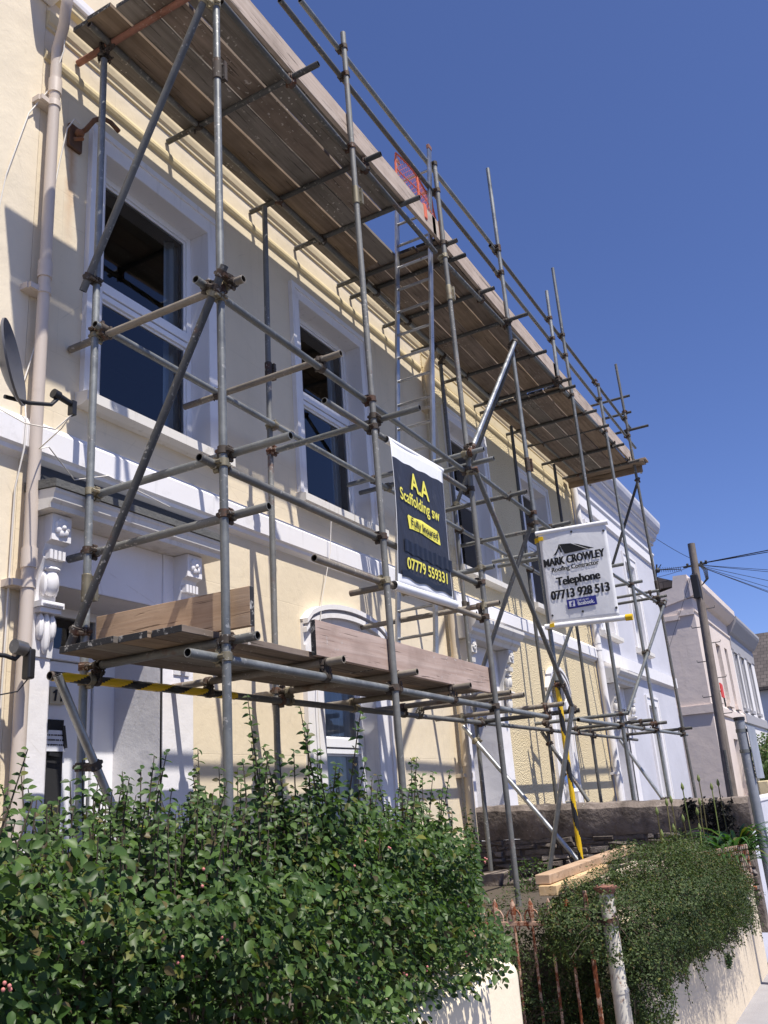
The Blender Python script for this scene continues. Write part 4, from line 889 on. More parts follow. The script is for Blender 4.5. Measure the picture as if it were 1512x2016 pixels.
# ------------------------------------------------------------------ ladder and its orange netting
LD = thing('ladder', 'grey alloy ladder leaning up through the gap in the top platform', 'ladder', (7.2, 3.5, 2.6))
def stile(z, off): return Vector((7.2, 3.012 + off - (z - 7.0) * 0.086, z))
for off in (0.0, 0.385):
    a, b = stile(2.62, off), stile(8.2, off); d = (b - a).normalized(); n = Vector((0, 1, 0)) - d * d.y; n.normalize(); mb = MB(); P = []
    for q in (a, b):
        for sx, sn in ((-0.033, -0.013), (0.033, -0.013), (0.033, 0.013), (-0.033, 0.013)): P.append(q + Vector((sx, 0, 0)) + n * sn)
    mb.v = [tuple(p) for p in P]; mb.f = [(0, 1, 2, 3), (7, 6, 5, 4)] + [(k, 4 + k, 4 + (k + 1) % 4, (k + 1) % 4) for k in range(4)]; mb.mi = [0] * 6
    s = mb.build('stile', 'alu', LD, bevel=0.004)
    mb = MB(); c = b; mb.box(c.x - 0.036, c.x + 0.036, c.y - 0.017, c.y + 0.017, c.z - 0.01, c.z + 0.045); mb.build('end_cap', 'redtube', s, bevel=0.006)
z = 2.85
while z < 8.15:
    a, b = stile(z, 0.0), stile(z, 0.385); mb = MB(); mb.tube([a, b], 0.0145, 10); mb.build('rung', 'alu', LD, smooth=40); z += 0.255
NTG = thing('ladder_guard', 'orange plastic netting tied under the guard rail beside the ladder head', 'safety net', (6.95, 2.96, 7.25))
mb = MB(); x0, x1, z0, z1 = 6.50, 7.33, 7.25, 7.69; n = 14; nz = 8
def netp(u, v): return (x0 + (x1 - x0) * u, 2.975 + 0.02 * math.sin(u * 5 + v * 3), z0 + (z1 - z0) * v - 0.03 * math.sin(u * math.pi) * (1 - v))
for k in range(-nz, n + 1):
    for s in (1, -1):
        pts = []
        for q in range(nz + 1):
            u = (k + q) / n if s == 1 else (k + nz - q) / n
            if 0 <= u <= 1: pts.append(netp(u, q / nz))
        if len(pts) > 1: mb.tube(pts, 0.0022, 4)
mb.build('netting', 'orange', NTG)
mb = MB(); mb.tube([netp(k / 8, 1) for k in range(9)], 0.009, 6); mb.tube([netp(0, k / 4) for k in range(5)], 0.010, 6); mb.tube([netp(1, k / 4) for k in range(5)], 0.010, 6); mb.tube([netp(0.5, k / 4) for k in range(5)], 0.012, 6); mb.tube([netp(k / 8, 0.62) for k in range(9)], 0.006, 6); mb.build('net_border', 'orange', NTG)
for u in (0.55, 0.97):
    mb = MB(); p = netp(u, 0.02); mb.box(p[0] - 0.03, p[0] + 0.03, 2.912, 2.98, 7.18, 7.36); mb.build('tie_strap', 'orange', NTG, bevel=0.012)

# ------------------------------------------------------------------ banners with their lettering
def text_mesh(body, bold=0.0):
    c = bpy.data.curves.new('lettering', 'FONT'); c.body = body; c.size = 1.0; c.offset = bold; c.resolution_u = 4
    o = bpy.data.objects.new('lettering', c); COL.objects.link(o); bpy.context.view_layer.update()
    me = bpy.data.meshes.new_from_object(o.evaluated_get(bpy.context.evaluated_depsgraph_get())); bpy.data.objects.remove(o); bpy.data.curves.remove(c)
    v = np.array([tuple(p.co) for p in me.vertices]); fs = [tuple(p.vertices) for p in me.polygons]; bpy.data.meshes.remove(me); return v, fs
def cap_box(bold): v, _ = text_mesh('E', bold); return v[:, 1].min(), v[:, 1].max()
def lettering(key, mat, parent, shift, name='lettering', fat=0.0):
    body, O, U, h, bold = TEXTS[key]; v, fs = text_mesh(body, bold); y0, y1 = cap_box(bold); O = Vector(O); U = Vector(U)
    x0, x1 = v[:, 0].min(), v[:, 0].max(); mb = MB()
    for c, du in enumerate((0.0,) if fat == 0 else (-1.0, -0.33, 0.33, 1.0)):          # heavy letters: copies spread sideways, a hair apart in depth
        n0 = len(mb.v); dU = U.normalized() * du * fat; dn = Vector((-0.0004 * c, 0, 0))
        mb.v += [tuple(Vector(shift(O + U * ((p[0] - x0) / (x1 - x0)) + dU + Vector((0, 0, h * (p[1] - y0) / (y1 - y0))))) + dn) for p in v]; mb.f += [tuple(n0 + q for q in f) for f in fs]
    mb.mi = [0] * len(mb.f)
    return mb.build(name, mat, parent)
def sheet(fn, nu, nv, mb, m=0):
    i = len(mb.v); mb.v += [tuple(fn(u / nu, v / nv)) for v in range(nv + 1) for u in range(nu + 1)]
    for v in range(nv):
        for u in range(nu): a = i + v * (nu + 1) + u; mb.f.append((a, a + 1, a + nu + 2, a + nu + 1)); mb.mi.append(m)
def bulge(x, z): return 0.004 * math.sin(x * 7 + z * 3) + 0.010 * math.sin((z - 3.2) * 2.6)
BA = thing('banner', 'black banner with yellow lettering tied between two scaffold tubes', 'banner', (6.19, 2.91, 3.2))
def aa(u, v):
    zt = 4.37 + 0.05 * u; zb = 3.20 + 0.02 * u; z = zb + (zt - zb) * v; w = 4 * v * (1 - v)
    xl = 5.676 + 0.048 * v + 0.012 * w; xr = 6.655 + 0.04 * v - 0.05 * w; x = xl + (xr - xl) * u
    return (x, 2.905 - bulge(x, z), z)
mb = MB(); sheet(aa, 24, 30, mb); o = mb.build('banner_sheet', 'ban_white', BA, smooth=80); md = o.modifiers.new('solid', 'SOLIDIFY'); md.thickness = 0.002; md.offset = 1
def blk(u, v): return aa(0.0 + u * 0.985 + 0.004, 0.075 + v * (0.805 + 0.004 * math.sin(u * 23)))
mb = MB(); sheet(lambda u, v: Vector(blk(u, v)) + Vector((0, -0.0035, 0)), 24, 30, mb); mb.build('black_panel', 'ban_black', BA, smooth=80)
shift_aa = lambda k: (lambda p: (p.x, 2.905 - bulge(p.x, p.z) - k, p.z))
def poly_face(key, mat, parent, shift, name):
    pts = [Vector(p) for p in POLYS[key]]; mb = MB(); c = sum(pts, Vector()) / len(pts)
    import mathutils.geometry as mg
    tris = mg.tessellate_polygon([pts]); mb.v = [tuple(shift(p)) for p in pts]; mb.f = [tuple(t) for t in tris]; mb.mi = [0] * len(tris)
    return mb.build(name, mat, parent)
poly_face('fullybox', 'ban_yellow', BA, shift_aa(0.009), 'yellow_strip'); 
def patch(u, v):
    z = 3.475 + 0.10 * v + 0.006 * math.sin(u * 31) ; x = 5.80 + u * 0.86; return (x, 2.905 - bulge(x, z) - 0.009 - 0.002 * math.sin(u * 60), z)
mb = MB(); sheet(patch, 40, 3, mb); mb.build('taped_strip', 'ban_patch', BA)
def patch2(u, v):
    z = 3.27 + 0.05 * v + 0.01 * math.sin(u * 17); x = 5.74 + u * 0.88; return (x, 2.905 - bulge(x, z) - 0.0088, z)
mb = MB(); sheet(patch2, 30, 2, mb); mb.build('taped_strip', 'ban_patch', BA)
for key in ('aa', 'scaff', 'phone'): lettering(key, 'ban_yellow', BA, shift_aa(0.0125))
lettering('fully', 'ink', BA, shift_aa(0.017))
mb = MB(); mb.pipe((5.64, 2.925, 3.19), (6.72, 2.925, 3.215), 0.036, wall=0.002, bore=0); mb.build('rolled_hem', 'ban_white', BA, smooth=40)
mb = MB(); mb.pipe((5.71, 2.93, 4.375), (6.72, 2.93, 4.415), 0.03, wall=0.002, bore=0); mb.build('rolled_hem', 'ban_white', BA, smooth=40)

BM = thing('banner', 'white banner with black lettering and a blue badge, held out from a scaffold pole', 'banner', (9.05, 2.5, 3.35))
def mc(u, v):
    y = 2.87 - 0.74 * u; z = 3.365 - 0.035 * u + (0.995) * v; return (9.05 + 0.003 * math.sin(u * 6 + v * 2) - 0.006 * math.sin(v * math.pi), y, z)
def shift_mc(k):
    def f(p):
        u = (2.87 - p.y) / 0.74; v = (p.z - 3.365 + 0.035 * u) / 0.995
        return (mc(u, v)[0] - k, p.y, p.z)
    return f
mb = MB(); sheet(mc, 20, 24, mb); o = mb.build('banner_sheet', 'ban_white', BM, smooth=80); md = o.modifiers.new('solid', 'SOLIDIFY'); md.thickness = 0.002; md.offset = 1
for key, fat in (('mark', 0.0050), ('roof', 0.0018), ('tele', 0.0050), ('num', 0.0050)): lettering(key, 'ink', BM, shift_mc(0.007), fat=fat)
for key in ('logo1', 'logo2', 'logo3'): poly_face(key, 'ink', BM, shift_mc(0.007), 'roof_emblem')
bb = poly_face('fbbox', 'blue', BM, shift_mc(0.009), 'blue_badge'); poly_face('fbsq', 'badgewhite', bb, shift_mc(0.013), 'badge_square'); lettering('f', 'blue', bb, shift_mc(0.017), 'badge_letter')
for key in ('find', 'fb'): lettering(key, 'badgewhite', bb, shift_mc(0.013), 'badge_lettering')
for y, z in ((2.84, 4.29), (2.50, 4.31), (2.16, 4.25), (2.83, 3.45), (2.50, 3.44), (2.15, 3.42)):
    mb = MB(); X = shift_mc(0.0)(Vector((9.05, y, z)))[0]; mb.tube([(X - 0.006, y, z), (X + 0.004, y, z)], 0.013, 10); mb.tube([(X - 0.008, y, z), (X - 0.0055, y, z)], 0.007, 8, m=1); mb.build('eyelet', ['steel2', 'dark'], BM)
mb = MB(); mb.tube([(9.06, 2.90, 4.372), (9.06, 2.10, 4.335)], 0.026, 12); mb.build('top_bar', 'ban_white', BM, smooth=40)
mb = MB(); mb.tube([(9.06, 2.93, 3.345), (9.06, 2.06, 3.305)], 0.028, 12); lb = mb.build('bottom_bar', 'ban_white', BM, smooth=40)
mb = MB(); mb.tube([(9.06, 2.075, 3.306), (9.06, 2.005, 3.303)], 0.034, 12); mb.build('end_cap', 'yellow', lb, smooth=40)
for zz in (3.345, 4.30):
    mb = MB(); mb.tube([(9.10, 2.9, zz - 0.025), (9.10, 2.9, zz + 0.025)], 0.034, 12); mb.box(9.03, 9.09, 2.82, 2.87, zz - 0.02, zz + 0.02); mb.build('pole_clip', 'yellow', BM, smooth=40)
# ------------------------------------------------------------------ fittings on the house fronts
DS = thing('satellite_dish', 'dark grey satellite dish on an arm, seen edge on above the white string course', 'satellite dish', (2.95, 4.2, 4.0))
c0 = Vector((2.80, 3.68, 4.03)); nrm = Vector((0.60, -0.78, 0.16)).normalized(); ua = nrm.orthogonal().normalized(); ub = nrm.cross(ua); mb = MB(); nr, ns = 6, 28
for layer in (0, 1):
    for k in range(nr + 1):
        rr = 0.235 * k / nr
        for s in range(ns):
            t = 2 * math.pi * s / ns; mb.v.append(tuple(c0 + (ua * math.cos(t) * 0.92 + ub * math.sin(t)) * rr + nrm * (1.15 * rr * rr - 0.012 * layer)))
    b0 = layer * (nr + 1) * ns
    for k in range(nr):
        for s in range(ns): q = (b0 + k * ns + s, b0 + k * ns + (s + 1) % ns, b0 + (k + 1) * ns + (s + 1) % ns, b0 + (k + 1) * ns + s); mb.f.append(q); mb.mi.append(0)
b1 = (nr + 1) * ns
for s in range(ns): mb.f.append((nr * ns + s, nr * ns + (s + 1) % ns, b1 + nr * ns + (s + 1) % ns, b1 + nr * ns + s)); mb.mi.append(0)
mb.build('reflector', 'dish', DS, smooth=50)
mb = MB(); mb.tube([c0 - nrm * 0.02, c0 - nrm * 0.10, Vector((2.72, 3.95, 4.0)), Vector((2.72, 4.2, 4.0))], 0.02, 10); mb.build('wall_mount', 'blackplastic', DS, smooth=40)
mb = MB(); mb.tube([(2.84, 3.70, 3.86), (2.98, 3.68, 3.87), (3.12, 3.67, 3.91), (3.16, 3.67, 3.96)], 0.012, 8); arm = mb.build('feed_arm', 'blackplastic', DS, smooth=40)
mb = MB(); mb.tube([(3.13, 3.67, 3.985), (3.17, 3.67, 3.98), (3.18, 3.67, 3.979), (3.27, 3.67, 3.965)], 0.02, 12, rr=[0.028, 0.028, 0.019, 0.017]); mb.box(3.255, 3.285, 3.65, 3.69, 3.90, 3.985); mb.build('feed_horn', 'blackplastic', DS, smooth=40)
tagm = lambda o, l, c, g=None: tag(o, l, c, g)
mb = MB(); mb.tube([(3.27, 3.67, 3.91), (3.27, 3.75, 3.84), (3.33, 4.0, 3.80), (3.50, 4.12, 3.90), (3.72, 4.13, 3.75), (4.0, 4.13, 3.86), (4.6, 4.134, 3.80)], 0.004, 6); mb.tube([(3.27, 3.66, 3.91), (3.2, 3.72, 3.80), (3.1, 3.85, 3.84), (3.05, 4.0, 3.95), (3.0, 4.2, 4.1)], 0.004, 6)
tagm(mb.build('cable', 'cable', smooth=60), 'white cable looping from the dish along the string course of the cream house', 'cable')
mb = MB(); mb.tube([(3.41, 4.06, 7.0), (3.41, 4.06, 6.9), (3.39, 4.15, 6.6), (3.26, 4.195, 6.3), (3.12, 4.195, 5.7), (3.06, 4.195, 5.2), (2.98, 4.195, 4.4)], 0.0045, 6)
tagm(mb.build('cable', 'cable', smooth=60), 'white cable hanging down the wall left of the drainpipe', 'cable')
mb = MB(); mb.tube([(3.64, 4.13, 6.47), (3.60, 4.14, 6.48), (3.575, 4.18, 6.40), (3.54, 4.2, 6.1), (3.47, 4.2, 5.6), (3.47, 4.19, 4.8), (3.345, 4.19, 4.3), (3.335, 4.13, 4.0), (3.33, 4.13, 3.84), (3.33, 4.19, 3.6), (3.32, 4.19, 1.2)], 0.0055, 6)
tagm(mb.build('cable', 'cable', smooth=60), 'cable running from the rusty bracket down beside the drainpipe', 'cable')
mb = MB(); mb.tube([(6.72, 4.08, 4.24), (6.70, 4.10, 3.9), (6.55, 4.13, 3.4), (6.44, 4.145, 2.6), (6.46, 4.15, 1.2)], 0.004, 6)
tagm(mb.build('cable', 'cable', smooth=60), 'thin white cable hanging from the sill of the middle upper window of the cream house', 'cable')
BK = thing('bracket', 'rusty iron bracket with a curved pipe arm beside the top of the first upper window', 'bracket', (3.66, D, 6.4))
mb = MB(); mb.box(3.60, 3.72, D - 0.03, D + 0.002, 6.28, 6.48); mb.build('wall_plate', 'rusty', BK, bevel=0.008)
mb = MB(); mb.tube([(3.66, D - 0.02, 6.40), (3.68, D - 0.10, 6.43), (3.70, D - 0.16, 6.50), (3.75, D - 0.19, 6.545), (3.82, D - 0.20, 6.55), (3.90, D - 0.20, 6.53)], 0.018, 10); mb.build('arm', 'rusty', BK, smooth=50)
mb = MB(); mb.tube([(3.62, D - 0.05, 6.33), (3.66, D - 0.09, 6.34), (3.70, D - 0.03, 6.42)], 0.014, 8); mb.ball((3.66, D - 0.06, 6.40), 0.035, 8, 6); mb.build('stay', 'rusty', BK, smooth=50)
FL = thing('security_light', 'small black and silver security lamp on an arm beside the drainpipe of the cream house', 'lamp', (3.25, 4.0, 2.6))
cx, cy, cz = 3.285, 4.0, 2.60
mb = MB(); mb.tube([(cx - 0.05, cy, cz + 0.02), (cx - 0.045, cy, cz + 0.02), (cx + 0.02, cy, cz + 0.01)], 0.04, 14); mb.build('sensor', 'alu', FL, smooth=40)
mb = MB(); mb.tube([(cx + 0.02, cy, cz + 0.01), (cx + 0.05, cy, cz)], 0.028, 12); mb.box(cx + 0.03, cx + 0.075, cy - 0.03, cy + 0.03, cz - 0.15, cz + 0.015); mb.build('lamp_body', 'blackplastic', FL, bevel=0.01)
mb = MB(); mb.tube([(cx - 0.005, cy + 0.01, cz - 0.02), (cx - 0.02, cy + 0.02, cz - 0.045), (cx - 0.08, cy + 0.03, cz - 0.03), (2.9, 4.12, cz - 0.02), (2.85, 4.2, cz - 0.02)], 0.013, 8); mb.build('arm', 'blackplastic', FL, smooth=50)
mb = MB(); mb.tube([(cx + 0.05, cy, cz - 0.15), (cx + 0.03, cy + 0.05, cz - 0.21), (3.1, 4.19, cz - 0.26)], 0.004, 6); mb.build('lead', 'blackplastic', FL, smooth=50)
NP = MB(); NP.box(4.035, 4.155, 4.622, 4.632, 2.435, 2.545); npl = tag(NP.build('number_plate', 'ivory'), 'ivory house number plate on the white front door', 'number plate')
body = TEXTS['eleven']
mb = MB()
for xx in (4.068, 4.118):
    mb.v += []; mb.prism([(xx, 2.455), (xx + 0.012, 2.455), (xx + 0.022, 2.528), (xx + 0.010, 2.528), (xx - 0.010, 2.512), (xx - 0.008, 2.503), (xx + 0.006, 2.508)], 'y', 4.616, 4.6215)
mb.build('numeral', 'ink', npl)
mb = MB(); mb.box(3.99, 4.16, 4.606, 4.609, 2.14, 2.27); nt = tag(mb.build('paper_notice', 'badgewhite'), 'white paper notice stuck to the front door with black tape', 'notice')
rr = random.Random(5)
for row, zz in enumerate((2.235, 2.205, 2.175)):
    x = 4.005; mb = MB()
    while x < 4.145: w = rr.uniform(0.006, 0.014); mb.box(x, x + w, 4.6035, 4.6055, zz, zz + 0.009); x += w + rr.uniform(0.003, 0.008)
    mb.build('writing_line', 'ink', nt)
mb = MB()
for x0, z0, x1, z1 in ((3.99, 2.24, 4.02, 2.31), (4.16, 2.16, 4.135, 2.30), (4.03, 2.125, 4.12, 2.115)): d = Vector((x1 - x0, 0, z1 - z0)); n = Vector((-d.z, 0, d.x)).normalized() * 0.012; mb = MB(); mb.prism([(x0 - n.x, z0 - n.z), (x1 - n.x, z1 - n.z), (x1 + n.x, z1 + n.z), (x0 + n.x, z0 + n.z)], 'y', 4.598, 4.603); mb.build('tape', 'ink', nt)
SG = thing('estate_sign', 'small red sign board fixed to the front of the pink house', 'sign', (28.2, 4.0, 4.0))
mb = MB(); mb.prism([(28.0, 4.02), (28.4, 3.99), (28.4, 4.40), (28.0, 4.43)], 'y', 3.99, 4.02); mb.build('board', 'red', SG); mb = MB(); mb.tube([(28.3, 4.0, 4.0), (28.32, 4.0, 3.75)], 0.025, 8); mb.tube([(28.2, 4.02, 4.2), (28.2, 4.21, 4.2)], 0.02, 6); mb.build('bracket', 'steel3', SG)
AE = thing('tv_aerial', 'comb shaped television aerial on a mast behind the end of the lilac house', 'aerial', (23.5, 4.5, 6.0))
mb = MB(); mb.tube([(23.5, 4.60, 5.2), (23.5, 4.52, 6.5), (23.5, 4.36, 7.2)], 0.022, 8); mb.tube([(23.5, 4.6, 5.4), (22.2, 4.7, 5.4)], 0.022, 8); mb.build('mast', 'steel3', AE, smooth=40)
mb = MB(); a = Vector((23.5, 4.42, 7.06)); b = Vector((23.5, 3.78, 6.96)); mb.tube([a, b], 0.011, 6)
for k in range(11): p = a.lerp(b, 0.15 + 0.085 * k); mb.tube([p + Vector((0.03, 0, -0.06)), p + Vector((-0.03, 0, 0.06))], 0.006, 5)
mb.ball((23.5, 4.36, 7.04), 0.07, 8, 6); mb.tube([(23.5, 4.42, 6.98), (23.5, 4.25, 7.18)], 0.012, 6); mb.build('aerial_head', 'steel3', AE)

# ------------------------------------------------------------------ telegraph pole and its wires
TP = thing('telegraph_pole', 'tall weathered wooden telegraph pole with step irons, in front of the pink house', 'telegraph pole', (24.4, 3.7, 0))
top = Vector((24.4, 3.54, 7.80)); bot = Vector((24.4, 3.72, 0.0))
def on(z): return bot.lerp(top, z / 7.8)
mb = MB(); mb.tube([bot, on(3), on(6), top], 0.13, 14, rr=[0.13, 0.12, 0.105, 0.095]); mb.build('pole', 'pole', TP, smooth=40)
for k, z in enumerate((3.3, 3.75, 4.2, 4.65, 5.1, 5.55, 6.0, 6.35)):
    p = on(z); s = 1 if k % 2 else -1; mb = MB(); mb.tube([p, p + Vector((0, s * 0.32, 0.0)), p + Vector((0, s * 0.33, 0.05))], 0.011, 6); mb.build('step_iron', 'steel3', TP)
p = on(6.6); mb = MB(); mb.box(p.x - 0.2, p.x - 0.10, p.y - 0.05, p.y + 0.13, 6.28, 6.92); mb.build('junction_box', 'blackplastic', TP, bevel=0.02)
mb = MB(); q = on(7.2); mb.tube([q + Vector((0, -0.32, 0)), q + Vector((0, 0.3, 0))], 0.03, 8)
for k in range(5): mb.ball(tuple(q + Vector((-0.02, -0.30 + 0.12 * k, 0.05))), 0.035, 8, 6)
for k in range(4): mb.tube([q + Vector((-0.14, -0.12 - 0.02 * k, -0.02)), q + Vector((-0.15, -0.22 - 0.03 * k, -0.20)), q + Vector((-0.15, -0.24 - 0.02 * k, -0.45)), q + Vector((-0.14, -0.10, -0.60))], 0.012, 5)
mb.build('cross_arm', 'steel3', TP)
def wire(a, b, sag, r=0.012):
    a = Vector(a); b = Vector(b); pts = [a.lerp(b, k / 14) + Vector((0, 0, -sag * 4 * (k / 14) * (1 - k / 14))) for k in range(15)]; mb = MB(); mb.tube(pts, r * 0.65, 5); mb.build('wire', 'wirem', TP, smooth=60)
q = on(7.22)
for (ey, ez, sag, r) in ((-8.6, 7.55, 0.05, 0.022), (-8.6, 7.35, 0.08, 0.018), (-7.4, 4.6, 0.1, 0.011), (-7.5, 4.9, 0.1, 0.011), (-7.0, 3.2, 0.1, 0.011), (-6.6, 2.4, 0.15, 0.011), (-6.4, 2.0, 0.2, 0.011), (-6.8, -0.6 + 1.2, 0.1, 0.013)):
    # across the street: far ends stand over the houses on the other side
    wire(q, (24.4 + (0.0 if r > 0.015 else 2.0), ey, max(ez, 1.2)), sag, r)
wire(q, (22.1, 4.72, 6.82), 0.04, 0.013); wire(q, (22.3, 4.6, 6.6), 0.06, 0.010); wire(on(7.35), (22.3, 4.35, 7.9), 0.05, 0.010); wire(q, (24.0, 4.9, 4.3), 0.02, 0.008)
mb = MB(); mb.tube([(24.05, 3.66, 0.4), (24.02, 3.62, 2.4)], 0.035, 6); tag(mb.build('cable_guard', 'steel3'), 'narrow dark cable guard standing beside the foot of the telegraph pole', 'cable guard')

# ------------------------------------------------------------------ garden walls
FW1 = MB(); n = 12
prof = [(1.40, 0.0)] + [(1.40 + 0.06 * (1 - math.cos(t)) , 1.02 + 0.06 * math.sin(t)) for t in [math.pi / 2 * k / 5 for k in range(6)]] + [(1.60 + 0.06 * math.sin(t), 1.02 + 0.06 * math.cos(t)) for t in [math.pi / 2 * k / 5 for k in range(6)]] + [(1.66, 0.0)]
FW1.prism(prof, 'x', -6.0, 3.50)
o = tag(FW1.build('garden_wall', 'cream_up', smooth=50), 'low cream rendered garden wall with rounded top, in front of the big hedge', 'wall'); md = o.modifiers.new('bevel', 'BEVEL'); md.width = 0.05; md.segments = 4; md.limit_method = 'ANGLE'; md.angle_limit = math.radians(60)
mb = MB(); mb.prism([(5.15, -0.1), (9.50, -0.1), (9.50, 0.86), (8.2, 0.87), (6.5, 0.95), (5.15, 1.0)], 'y', 1.40, 1.66)
tag(mb.build('retaining_wall', 'dirtycream', bevel=0.03), 'cream retaining wall along the pavement under the trailing dark shrub', 'wall')
mb = MB(); mb.prism([(5.35, 0.8), (8.0, 0.8), (8.0, 1.06), (7.0, 1.15), (5.8, 1.17), (5.35, 1.15)], 'y', 1.72, 1.86)
tag(mb.build('low_wall', 'coping', bevel=0.02), 'low wall with peeling paint on top, half buried behind the dark shrub', 'wall')
PW = thing('stone_wall', 'rough rubble stone party wall with a thick cement coping, running out from the house', 'wall', (9.6, 2.8, 0.5))
mb = MB(); mb.box(9.61, 9.78, 1.36, 4.205, 0.3, 1.22); mb.build('wall_core', 'cement', PW)
mb = MB(); rr = random.Random(21); z = 0.62
while z < 1.2:
    h = rr.uniform(0.035, 0.085); y = 1.36
    while y < 4.2:
        w = rr.uniform(0.08, 0.34); pr = rr.uniform(0.005, 0.075); yb = min(y + w, 4.2); j = lambda s=0.012: rr.uniform(-s, s)
        P = [(9.62, y + j(), z + j()), (9.62, yb - 0.012 + j(), z + j()), (9.62, yb - 0.012 + j(), z + h + j()), (9.62, y + j(), z + h + j())]
        F = [(9.61 - pr + j(), a[1] + (0.012 if k in (0, 3) else -0.012) + j(0.006), a[2] + (0.008 if k < 2 else -0.008)) for k, a in enumerate(P)]
        i = len(mb.v); mb.v += P + F
        for q in ((4, 7, 6, 5), (0, 4, 5, 1), (1, 5, 6, 2), (2, 6, 7, 3), (3, 7, 4, 0)): mb.f.append(tuple(i + k for k in q)); mb.mi.append(0)
        y = yb + rr.uniform(0.003, 0.012)
    z += h + rr.uniform(0.004, 0.012)
mb.build('rubble_face', 'stone', PW, bevel=0.006)
mb = MB(); nn = 40
for k in range(nn + 1):
    y = 1.32 + (4.205 - 1.32) * k / nn; zt = 1.492 + 0.09 * k / nn + rr.uniform(-0.008, 0.008); zb = 1.20 + 0.03 * k / nn + rr.uniform(-0.012, 0.012); xo = 9.575 + rr.uniform(-0.012, 0.012)
    mb.v += [(xo + 0.02, y, zb), (xo, y, zb + 0.04), (xo + rr.uniform(-0.006, 0.006), y, zt - 0.05), (xo + 0.05, y, zt), (9.80, y, zt + 0.01), (9.82, y, zb)]
for k in range(nn):
    for a in range(6): mb.f.append((6 * k + a, 6 * k + (a + 1) % 6, 6 * k + 6 + (a + 1) % 6, 6 * k + 6 + a)); mb.mi.append(0)
mb.f += [(5, 4, 3, 2, 1, 0), tuple(6 * nn + a for a in range(6))]; mb.mi += [0, 0]; mb.build('coping', 'cement', PW, smooth=35)
GW = thing('garden_wall', 'smooth pale lilac garden wall with white top, along the pavement beyond the stone wall', 'wall', (18, 1.54, 0)); mb = MB(); mb.box(9.85, 26.0, 1.46, 1.62, 0.0, 1.40); mb.build('wall', 'lilac', GW); mb = MB(); mb.box(9.84, 26.02, 1.45, 1.63, 1.402, 1.46); mb.build('coping', 'white', GW, bevel=0.012)
mb = MB(); mb.box(20.0, 45.0, 2.3, 2.5, 0.0, 1.62); tag(mb.build('garden_wall', 'creamtrim', bevel=0.02), 'distant pale yellow garden wall under the far right bush', 'wall')
def rock(name, c, s, label, seed):
    r_ = random.Random(seed); mb = MB(); mb.box(c[0] - s[0], c[0] + s[0], c[1] - s[1], c[1] + s[1], c[2], c[2] + s[2]); mb.v = [(x + r_.uniform(-.03, .03), y + r_.uniform(-.03, .03), z + r_.uniform(-.02, .02)) for x, y, z in mb.v]
    return tag(mb.build(name, 'cement', bevel=0.02), label, 'stone block')
rock('stone_block', (9.22, 3.90, 0.80), (0.16, 0.16, 0.14), 'rough grey stone block under the foot of the inner scaffold pole', 1); rock('stone_block', (9.15, 3.55, 0.80), (0.12, 0.14, 0.07), 'low flat stone lying in front of the taller block', 2)

# timber lying on the low wall
mb = MB(); mb.v = [(4.78, 1.70, 1.212), (6.62, 1.70, 1.235), (6.62, 1.78, 1.235), (4.78, 1.78, 1.212)]; mb.v += [(x, y, z + 0.048) for x, y, z in mb.v]; mb.f = [(0, 3, 2, 1), (4, 5, 6, 7), (0, 1, 5, 4), (2, 3, 7, 6), (1, 2, 6, 5), (0, 4, 7, 3)]; mb.mi = [0] * 6
tag(mb.build('timber_plank', 'toeend', bevel=0.004), 'upper brownish timber length lying on the low wall by the scaffold foot', 'plank')
mb = MB(); mb.v = [(4.76, 1.66, 1.158), (5.75, 1.66, 1.178), (5.75, 1.76, 1.178), (4.76, 1.76, 1.158)]; mb.v += [(x, y, z + 0.05) for x, y, z in mb.v]; mb.f = [(0, 3, 2, 1), (4, 5, 6, 7), (0, 1, 5, 4), (2, 3, 7, 6), (1, 2, 6, 5), (0, 4, 7, 3)]; mb.mi = [0] * 6
tag(mb.build('timber_plank', 'plank', bevel=0.004), 'lower pale new timber length with a fresh cut end, under the brownish one', 'plank')
# old lattice panel, curved, at the end of the low wall
mb = MB()
for row in range(7):
    for k in range(26):
        t = k / 25; x = 8.10 + 0.10 * math.sin(t * 2.2) ; y = 1.62 - 0.42 * t; z = 0.86 + row * 0.036 + 0.05 * t * (row / 6)
        mb.box(x - 0.006, x + 0.006, y - 0.0055, y + 0.0055, z, z + 0.03)
for row in range(8):
    pts = [(8.10 + 0.10 * math.sin(k / 12 * 2.2) + 0.004, 1.62 - 0.42 * k / 12, 0.855 + row * 0.036 + 0.05 * k / 12 * (row / 7)) for k in range(13)]; mb.tube(pts, 0.0045, 4)
mb.tube([(8.12, 1.64, 0.84), (8.18, 1.18, 0.83)], 0.014, 6)
tag(mb.build('lattice_panel', 'lattice'), 'curved rusty lattice panel with peeling paint standing at the end of the shrub', 'lattice')

